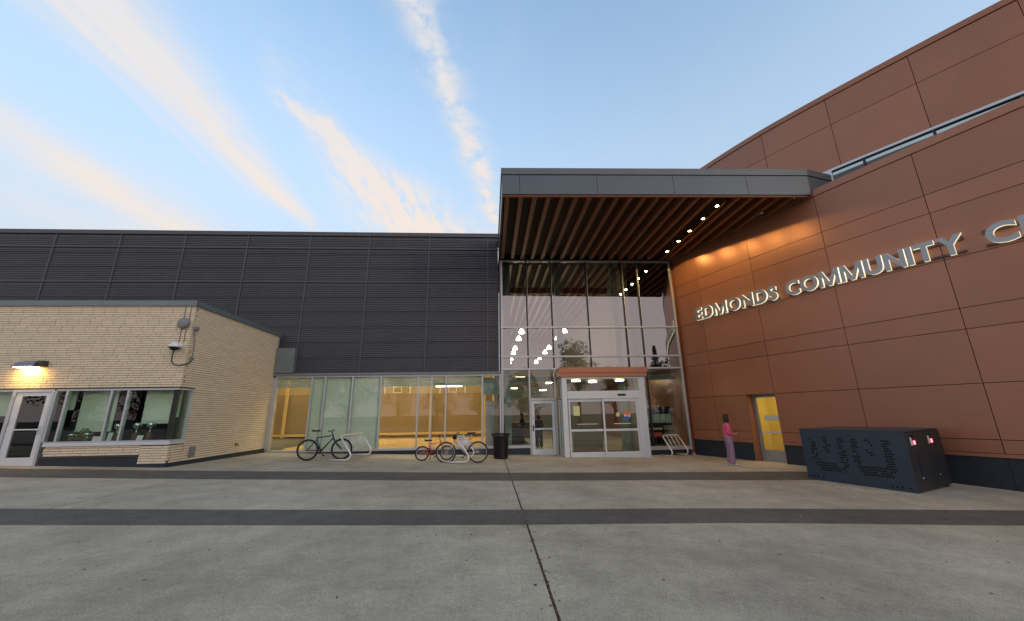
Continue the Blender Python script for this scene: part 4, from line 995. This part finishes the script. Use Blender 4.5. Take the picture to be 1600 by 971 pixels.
rack(at_ground(-5.42, 14.42, .003), R_(-4), 1.9, 9, 'galvanised tube rack holding the dark blue bicycle', .66)
rack(at_ground(-1.42, 14.02, .003), R_(-3), 1.9, 9, 'galvanised tube rack between the silver and orange bicycles', .66)
rack(at_ground(7.12, 16.95, .003), R_(-62), 1.0, 3, 'empty galvanised tube rack before the tall glass wall', .50)

# ------------------------------------------------------------------ litter bin
bn = empty('litter_bin', at_ground(.42, 15.75), label='black slatted steel bin with flared rim beside the bicycles', cat='bin')
sl_ = MB()
for i in range(30):
    a = 2 * math.pi * i / 30; c, s = math.cos(a), math.sin(a)
    sl_.obox((c * .27, s * .27, .05), (c * .28, s * .28, .72), .034, .008, (c, s, 0)); sl_.obox((c * .28, s * .28, .72), (c * .36, s * .36, .90), .036, .008, (c, s, 0.2))
sl_.build('slats', 'black_metal', bn)['kind'] = 'stuff'
for z, rr in ((.90, .355), (.70, .275), (.10, .265)): MB().torus((0, 0, z), (0, 0, 1), rr, .014, 32, 8).build('ring', 'black_metal', bn)
MB().lathe([(.235, .03), (.245, .05), (.245, .80), (.22, .80), (.22, .1)], n=24).build('liner', 'rubber', bn)
MB().lathe([(.2, .0), (.25, .01), (.27, .04), (.27, .07), (.1, .07)], n=24).build('base', 'black_metal', bn)

# ------------------------------------------------------------------ bike locker
KC = Vector((9.36, 8.80)); KA = Vector((-.432, .902)); KB = Vector((.902, .432)); KLa, KLb = 2.15, 2.13; KZ0, KZ1 = -.335, 1.03
lk = empty('bike_locker', (KC.x, KC.y, KZ0), label='dark navy steel bike locker with punched holes and red lit locks', cat='locker')
def kp(a, b, z): v = KC + KA * a + KB * b; return Vector((v.x, v.y, z))
def kbox(mb, a0, a1, b0, b1, z0, z1): return mb.hexa([kp(a0, b0, z0), kp(a0, b1, z0), kp(a1, b1, z0), kp(a1, b0, z0)], [kp(a0, b0, z1), kp(a0, b1, z1), kp(a1, b1, z1), kp(a1, b0, z1)])
W(kbox(MB(), .03, KLa, .03, KLb - .02, KZ0 + .06, KZ1 - .03), 'body', 'locker', lk)
for a, b in ((.06, .06), (.06, KLb - .16), (KLa - .16, .06), (KLa - .16, KLb - .16)): W(kbox(MB(), a, a + .1, b, b + .1, KZ0 - .15, KZ0 + .06), 'foot', 'black_metal', lk)
W(kbox(MB(), 0, KLa + .02, 0, KLb, KZ1 - .028, KZ1), 'lid', 'locker', lk, .004)
W(kbox(MB(), .004, KLa, .0, .028, KZ0 + .05, KZ1 - .03), 'front_plate', 'locker', lk)
for i in range(2):
    b0, b1 = .03 + i * 1.045, 1.06 + i * 1.045
    d = W(kbox(MB(), .0, .028, b0, b1, KZ0 + .07, KZ1 - .05), 'locker_door', 'locker_end', lk, .003)
    bm = b0 + .30
    W(kbox(MB(), -.006, -.001, bm - .10, bm - .01, .70, .88), 'lock_label', 'paper', d); W(kbox(MB(), -.012, -.001, bm + .06, bm + .14, .72, .80), 'lock_light', 'led', d)
    W(kbox(MB(), -.004, -.001, bm + .07, bm + .13, .05, .70), 'info_strip', 'bike_blue', d); W(kbox(MB(), -.006, -.0045, bm + .085, bm + .115, -.02, .02), 'info_dot', 'paper', d)
    W(kbox(MB(), -.03, -.001, bm + .0, bm + .05, .86, .93), 'lock_knob', 'black_metal', d)
holes = MB(); rk = random.Random(2)
def hole(u, v):
    # u along the front from the far end (0) to the near corner (1), v down from the top
    a = KLa * (1 - u); z = KZ1 - .03 - v * (KZ1 - .08 - KZ0); rr = .023; n = 8
    vs = []
    for i in range(n):
        an = 2 * math.pi * i / n; vs.append(kp(a + rr * math.cos(an), -.0015, z + rr * math.sin(an)))
    vs2 = [kp(a, -.0015, z)]; holes.add(vs, [tuple(range(n))])
ROWP = .0545
def inside(c, r):
    # two U shapes with a small cluster inside each, on a 40 x 20 grid
    def U(c0):
        x = c - c0
        if r < 10 and (0 <= x <= 2.4 + .0 * r or 11.5 <= x <= 14): return True
        if 10 <= r <= 12 and (.6 <= x <= 3.2 or 11.0 <= x <= 14): return True
        if 11 <= r <= 14 and 2.0 <= x <= 12.5 and abs(x - 7) < 6.5 - abs(r - 12.5) * .3: return True
        if r < 7 and 5.2 + (r // 2 % 2) * .9 <= x <= 7.2 + (r // 2 % 2) * .9: return True
        return False
    return U(2.5) or U(19.5)
for r in range(17):
    for c in range(40):
        cc = c + (.5 if r % 2 else 0)
        if inside(cc, r) and rk.random() < .86: hole(.04 + cc * .0245, .145 + r * ROWP * .80 + .0006 * cc)
for u in (.05, .08, .11, .17): hole(u, .90)
for u in (.80, .84, .88, .94): hole(u, .93)
W(holes, 'vent_holes', 'hole', lk)['kind'] = 'stuff'

# ------------------------------------------------------------------ people
def person_mesh():
    V = []; E = []; Rr = []
    def v(p, rx, ry=None, par=None):
        V.append(p); Rr.append((rx, ry or rx)); i = len(V) - 1
        if par is not None: E.append((par, i))
        return i
    pel = v((-.01, 0, .93), .125, .160)
    sp1 = v((.005, 0, 1.06), .110, .135, pel); ch = v((.01, 0, 1.20), .128, .155, sp1); nb = v((-.01, 0, 1.335), .07, .09, ch)
    nk = v((.005, 0, 1.40), .047, None, nb); h0 = v((.035, 0, 1.455), .062, None, nk); h1 = v((.035, 0, 1.53), .084, .075, h0); v((.025, 0, 1.595), .07, .066, h1)
    v((.105, 0, 1.515), .018, None, h1)   # nose
    for s in (-1, 1):
        hip = v((-.01, s * .085, .84), .118, None, pel); kn = v((.02, s * .10, .48), .092, None, hip); an = v((-.01, s * .105, .13), .098, None, kn); v((-.005, s * .105, .035), .112, None, an)
        sh = v((-.01, s * .165, 1.29), .068, None, nb); el = v((-.06, s * .215, 1.04), .056, None, sh); wr = v((.15, s * .12, 1.00), .028, None, el); pm = v((.215, s * .09, 1.015), .030, .022, wr)
        for f in range(4):
            y = s * (.115 - f * .018); a = v((.262, y - s * .01, 1.025 + f * .006), .0095, None, pm); v((.285, y - s * .03, 1.045 + f * .006), .008, None, a)
        th = v((.225, s * .06, 1.045), .010, None, pm); v((.252, s * .05, 1.065), .009, None, th)
    me = bpy.data.meshes.new('body'); me.from_pydata(V, E, []); o = bpy.data.objects.new('body', me); COL.objects.link(o)
    sk = o.modifiers.new('skin', 'SKIN'); sub = o.modifiers.new('sub', 'SUBSURF'); sub.levels = 2
    if not me.skin_vertices: 
        bpy.context.view_layer.objects.active = o
    for i, d in enumerate(me.skin_vertices[0].data): d.radius = Rr[i]; d.use_root = (i == 0)
    sk.use_smooth_shade = True
    dg = bpy.context.evaluated_depsgraph_get(); dg.update()
    out = bpy.data.meshes.new_from_object(o.evaluated_get(dg)); bpy.data.objects.remove(o); return out
PM = person_mesh()
def person(loc, heading, lab, mats, group=None, scale=1.0, phone=False, hairlen=1):
    t = empty('person', loc, heading, lab, 'person', group); t.scale = (scale,) * 3
    me = PM.copy(); me.materials.clear()
    for m in mats: me.materials.append(M[m])       # trousers, top, skin, hem of the top
    for p in me.polygons:
        c = p.center; i = 0
        if c.z > .955: i = 1
        if .955 < c.z < 1.0 and abs(c.y) < .17 and c.x < .13: i = 3
        if c.z > 1.385: i = 2
        if c.x > .145 and c.z < 1.1: i = 2
        p.material_index = i; p.use_smooth = True
    o = bpy.data.objects.new('body', me); COL.objects.link(o); o.parent = t
    hr = MB(); n = 14
    prof = [(.015, 1.668), (.05, 1.658), (.082, 1.632), (.100, 1.59), (.106, 1.54), (.102, 1.48), (.085, 1.43 - .05 * hairlen), (.05, 1.41 - .07 * hairlen)]
    vs = []
    for (r, z) in prof:
        for k in range(n):
            a = R_(62 + 236 * k / (n - 1)); rr = r
            vs.append((.022 + rr * math.cos(a) * .95 - (.012 if z < 1.48 else 0), rr * math.sin(a) * .84, z))
    fs = [(i * n + k, i * n + k + 1, (i + 1) * n + k + 1, (i + 1) * n + k) for i in range(len(prof) - 1) for k in range(n - 1)] + [tuple(range(n))]
    hr.add(vs, fs, True); h = hr.build('hair', 'hair', t); so_ = h.modifiers.new('solid', 'SOLIDIFY'); so_.thickness = .02; so_.offset = 0
    MB().lathe([(.012, 0), (.05, .012), (.082, .04), (.094, .075)], (.03, 0, 1.60), 16).build('hair_crown', 'hair', t).scale = (1, .9, 1)
    for s in (-1, 1):
        sh = MB(); pr = [(-.085, .035, .05), (-.06, .042, .075), (.0, .044, .085), (.07, .046, .06), (.14, .04, .045), (.175, .022, .03)]
        vs = []; n2 = 8
        for (x, w, hh) in pr:
            for k in range(n2):
                a = 2 * math.pi * k / n2; vs.append((x, s * .10 + w * math.cos(a), max(0.002, hh / 2 + hh / 2 * math.sin(a))))
        fs = [(i * n2 + k, i * n2 + (k + 1) % n2, (i + 1) * n2 + (k + 1) % n2, (i + 1) * n2 + k) for i in range(len(pr) - 1) for k in range(n2)] + [tuple(range(n2))[::-1], tuple(range(5 * n2, 6 * n2))]
        sh.add(vs, fs, True); sh.build('shoe', 'shoe' if mats[1] == 'pink' else 'black_metal', t)
    return t
pr_ = person(at_ground(8.12, 13.62), R_(-12), 'person in pink top and mauve trousers looking down at a phone', ('mauve', 'pink', 'skin', 'coral'), scale=.985)
ph = tag(MB().box(-.006, .006, -.04, .04, -.07, .07).build('phone', 'black_metal', None, .003), 'black phone held in front of the person in pink', 'phone')
hd_ = Matrix.Translation(Vector(at_ground(8.12, 13.62))) @ Matrix.Rotation(R_(-12), 4, 'Z') @ Matrix.Scale(.985, 4)
ph.matrix_world = hd_ @ Matrix.Translation((.275, 0.0, 1.06)) @ Matrix.Rotation(R_(-35), 4, 'Y')
person((2.62, 21.8, -.22), R_(80), 'person in dark coat standing in the lobby behind the single door', ('trouser_dark', 'coat_dark', 'skin', 'coat_dark'), 'people inside the lobby', 1.03, hairlen=0)
person((1.95, 24.6, -.22), R_(200), 'person in dark clothes beside the lobby armchair further inside', ('trouser_dark', 'coat_dark', 'skin', 'coat_dark'), 'people inside the lobby', 1.05, hairlen=.5)

# ------------------------------------------------------------------ trees behind the viewer, seen mirrored in the glass, and an added row
def conifer(x, y, h, lab):
    t = empty('conifer_tree', (x, y, gz(x, y)), label=lab, cat='tree', group='trees across from the entrance')
    MB().tube([(0, 0, -.1), (0.05, 0, h * .5), (0, 0, h * .98)], [.28, .16, .02], 8).build('trunk', 'bark', t)
    mb = MB(); r = random.Random(int(x * 10))
    for i in range(2600):
        u = r.random() ** .75; z = h * (.12 + .87 * u); rad = (1 - u) * h * .24 * (.75 + .35 * math.sin(z * 5.3)) + .05
        a = r.uniform(0, 6.283); q = rad * r.uniform(.35, 1.05); c, s = math.cos(a), math.sin(a); l = .22 + .32 * (1 - u)
        p = Vector((c * q, s * q, z - q * .25)); d = Vector((c, s, -.35 + r.uniform(-.2, .2))) * l; w = Vector((-s, c, r.uniform(-.3, .3))) * l * .32
        mb.add([p - w, p + w, p + d + w * .3, p + d - w * .3], [(0, 1, 2, 3)])
    mb.build('crown', 'conifer', t); return t
def broadleaf(x, y, h, w, lab, low=.42):
    t = empty('broadleaf_tree', (x, y, gz(x, y)), label=lab, cat='tree', group='trees across from the entrance')
    r = random.Random(int(x * 7 + 3)); tr = MB().tube([(0, 0, -.1), (.1, 0, h * .3), (0, .1, h * .75)], [.35, .25, .06], 8); lobes = []
    for i in range(16):
        a = r.uniform(0, 6.28); z = h * r.uniform(low, .88); q = w * r.uniform(.15, .7) * math.sin(min(1, (h - z) / (h * .45)) * 1.5)
        lobes.append((q * math.cos(a), q * math.sin(a), z, w * r.uniform(.25, .42))); tr.tube([(0, 0, z * .55), (q * .5 * math.cos(a), q * .5 * math.sin(a), z * .8), (q * math.cos(a), q * math.sin(a), z)], [.10, .06, .02], 6)
    tr.build('trunk', 'bark', t); mb = MB()
    for i in range(3800):
        c = r.choice(lobes); d = Vector((r.gauss(0, 1), r.gauss(0, 1), r.gauss(0, 1))).normalized() * c[3] * r.uniform(.55, 1.1); p = Vector(c[:3]) + d
        a = Vector((r.gauss(0, 1), r.gauss(0, 1), r.gauss(0, 1))).normalized() * r.uniform(.10, .2); b = a.orthogonal().normalized() * a.length * .7
        mb.add([p - a, p + b, p + a, p - b], [(0, 1, 2, 3)])
    mb.build('crown', 'leaf', t); return t
conifer(28.0, -30, 12.9, 'pointed dark conifer mirrored in the tall glass wall')
broadleaf(14.0, -30, 15.0, 4.2, 'tall rounded tree mirrored beside the cream lobby wall')
broadleaf(20.0, -31, 9.6, 3.4, 'lower bushy tree mirrored between the conifer and the tall tree')

proto = broadleaf(-2.0, -38, 10.5, 4.6, 'leafy tree added behind the viewer to darken reflections in the gym windows', .12)  # row added to darken the window reflections, crowns kept low to close gaps
rt_ = random.Random(12)
for i, x in enumerate((-62, -54, -46, -38, -31, -24, -17, -9.5, 6, 34, 42)):
    c = link_copy(proto); c.location = (x, -38 + rt_.uniform(-4, 3), gz(x, -38)); c.rotation_euler = (0, 0, rt_.uniform(0, 6)); k = rt_.uniform(.75, 1.15); c.scale = (k * 1.15, k * 1.15, k)
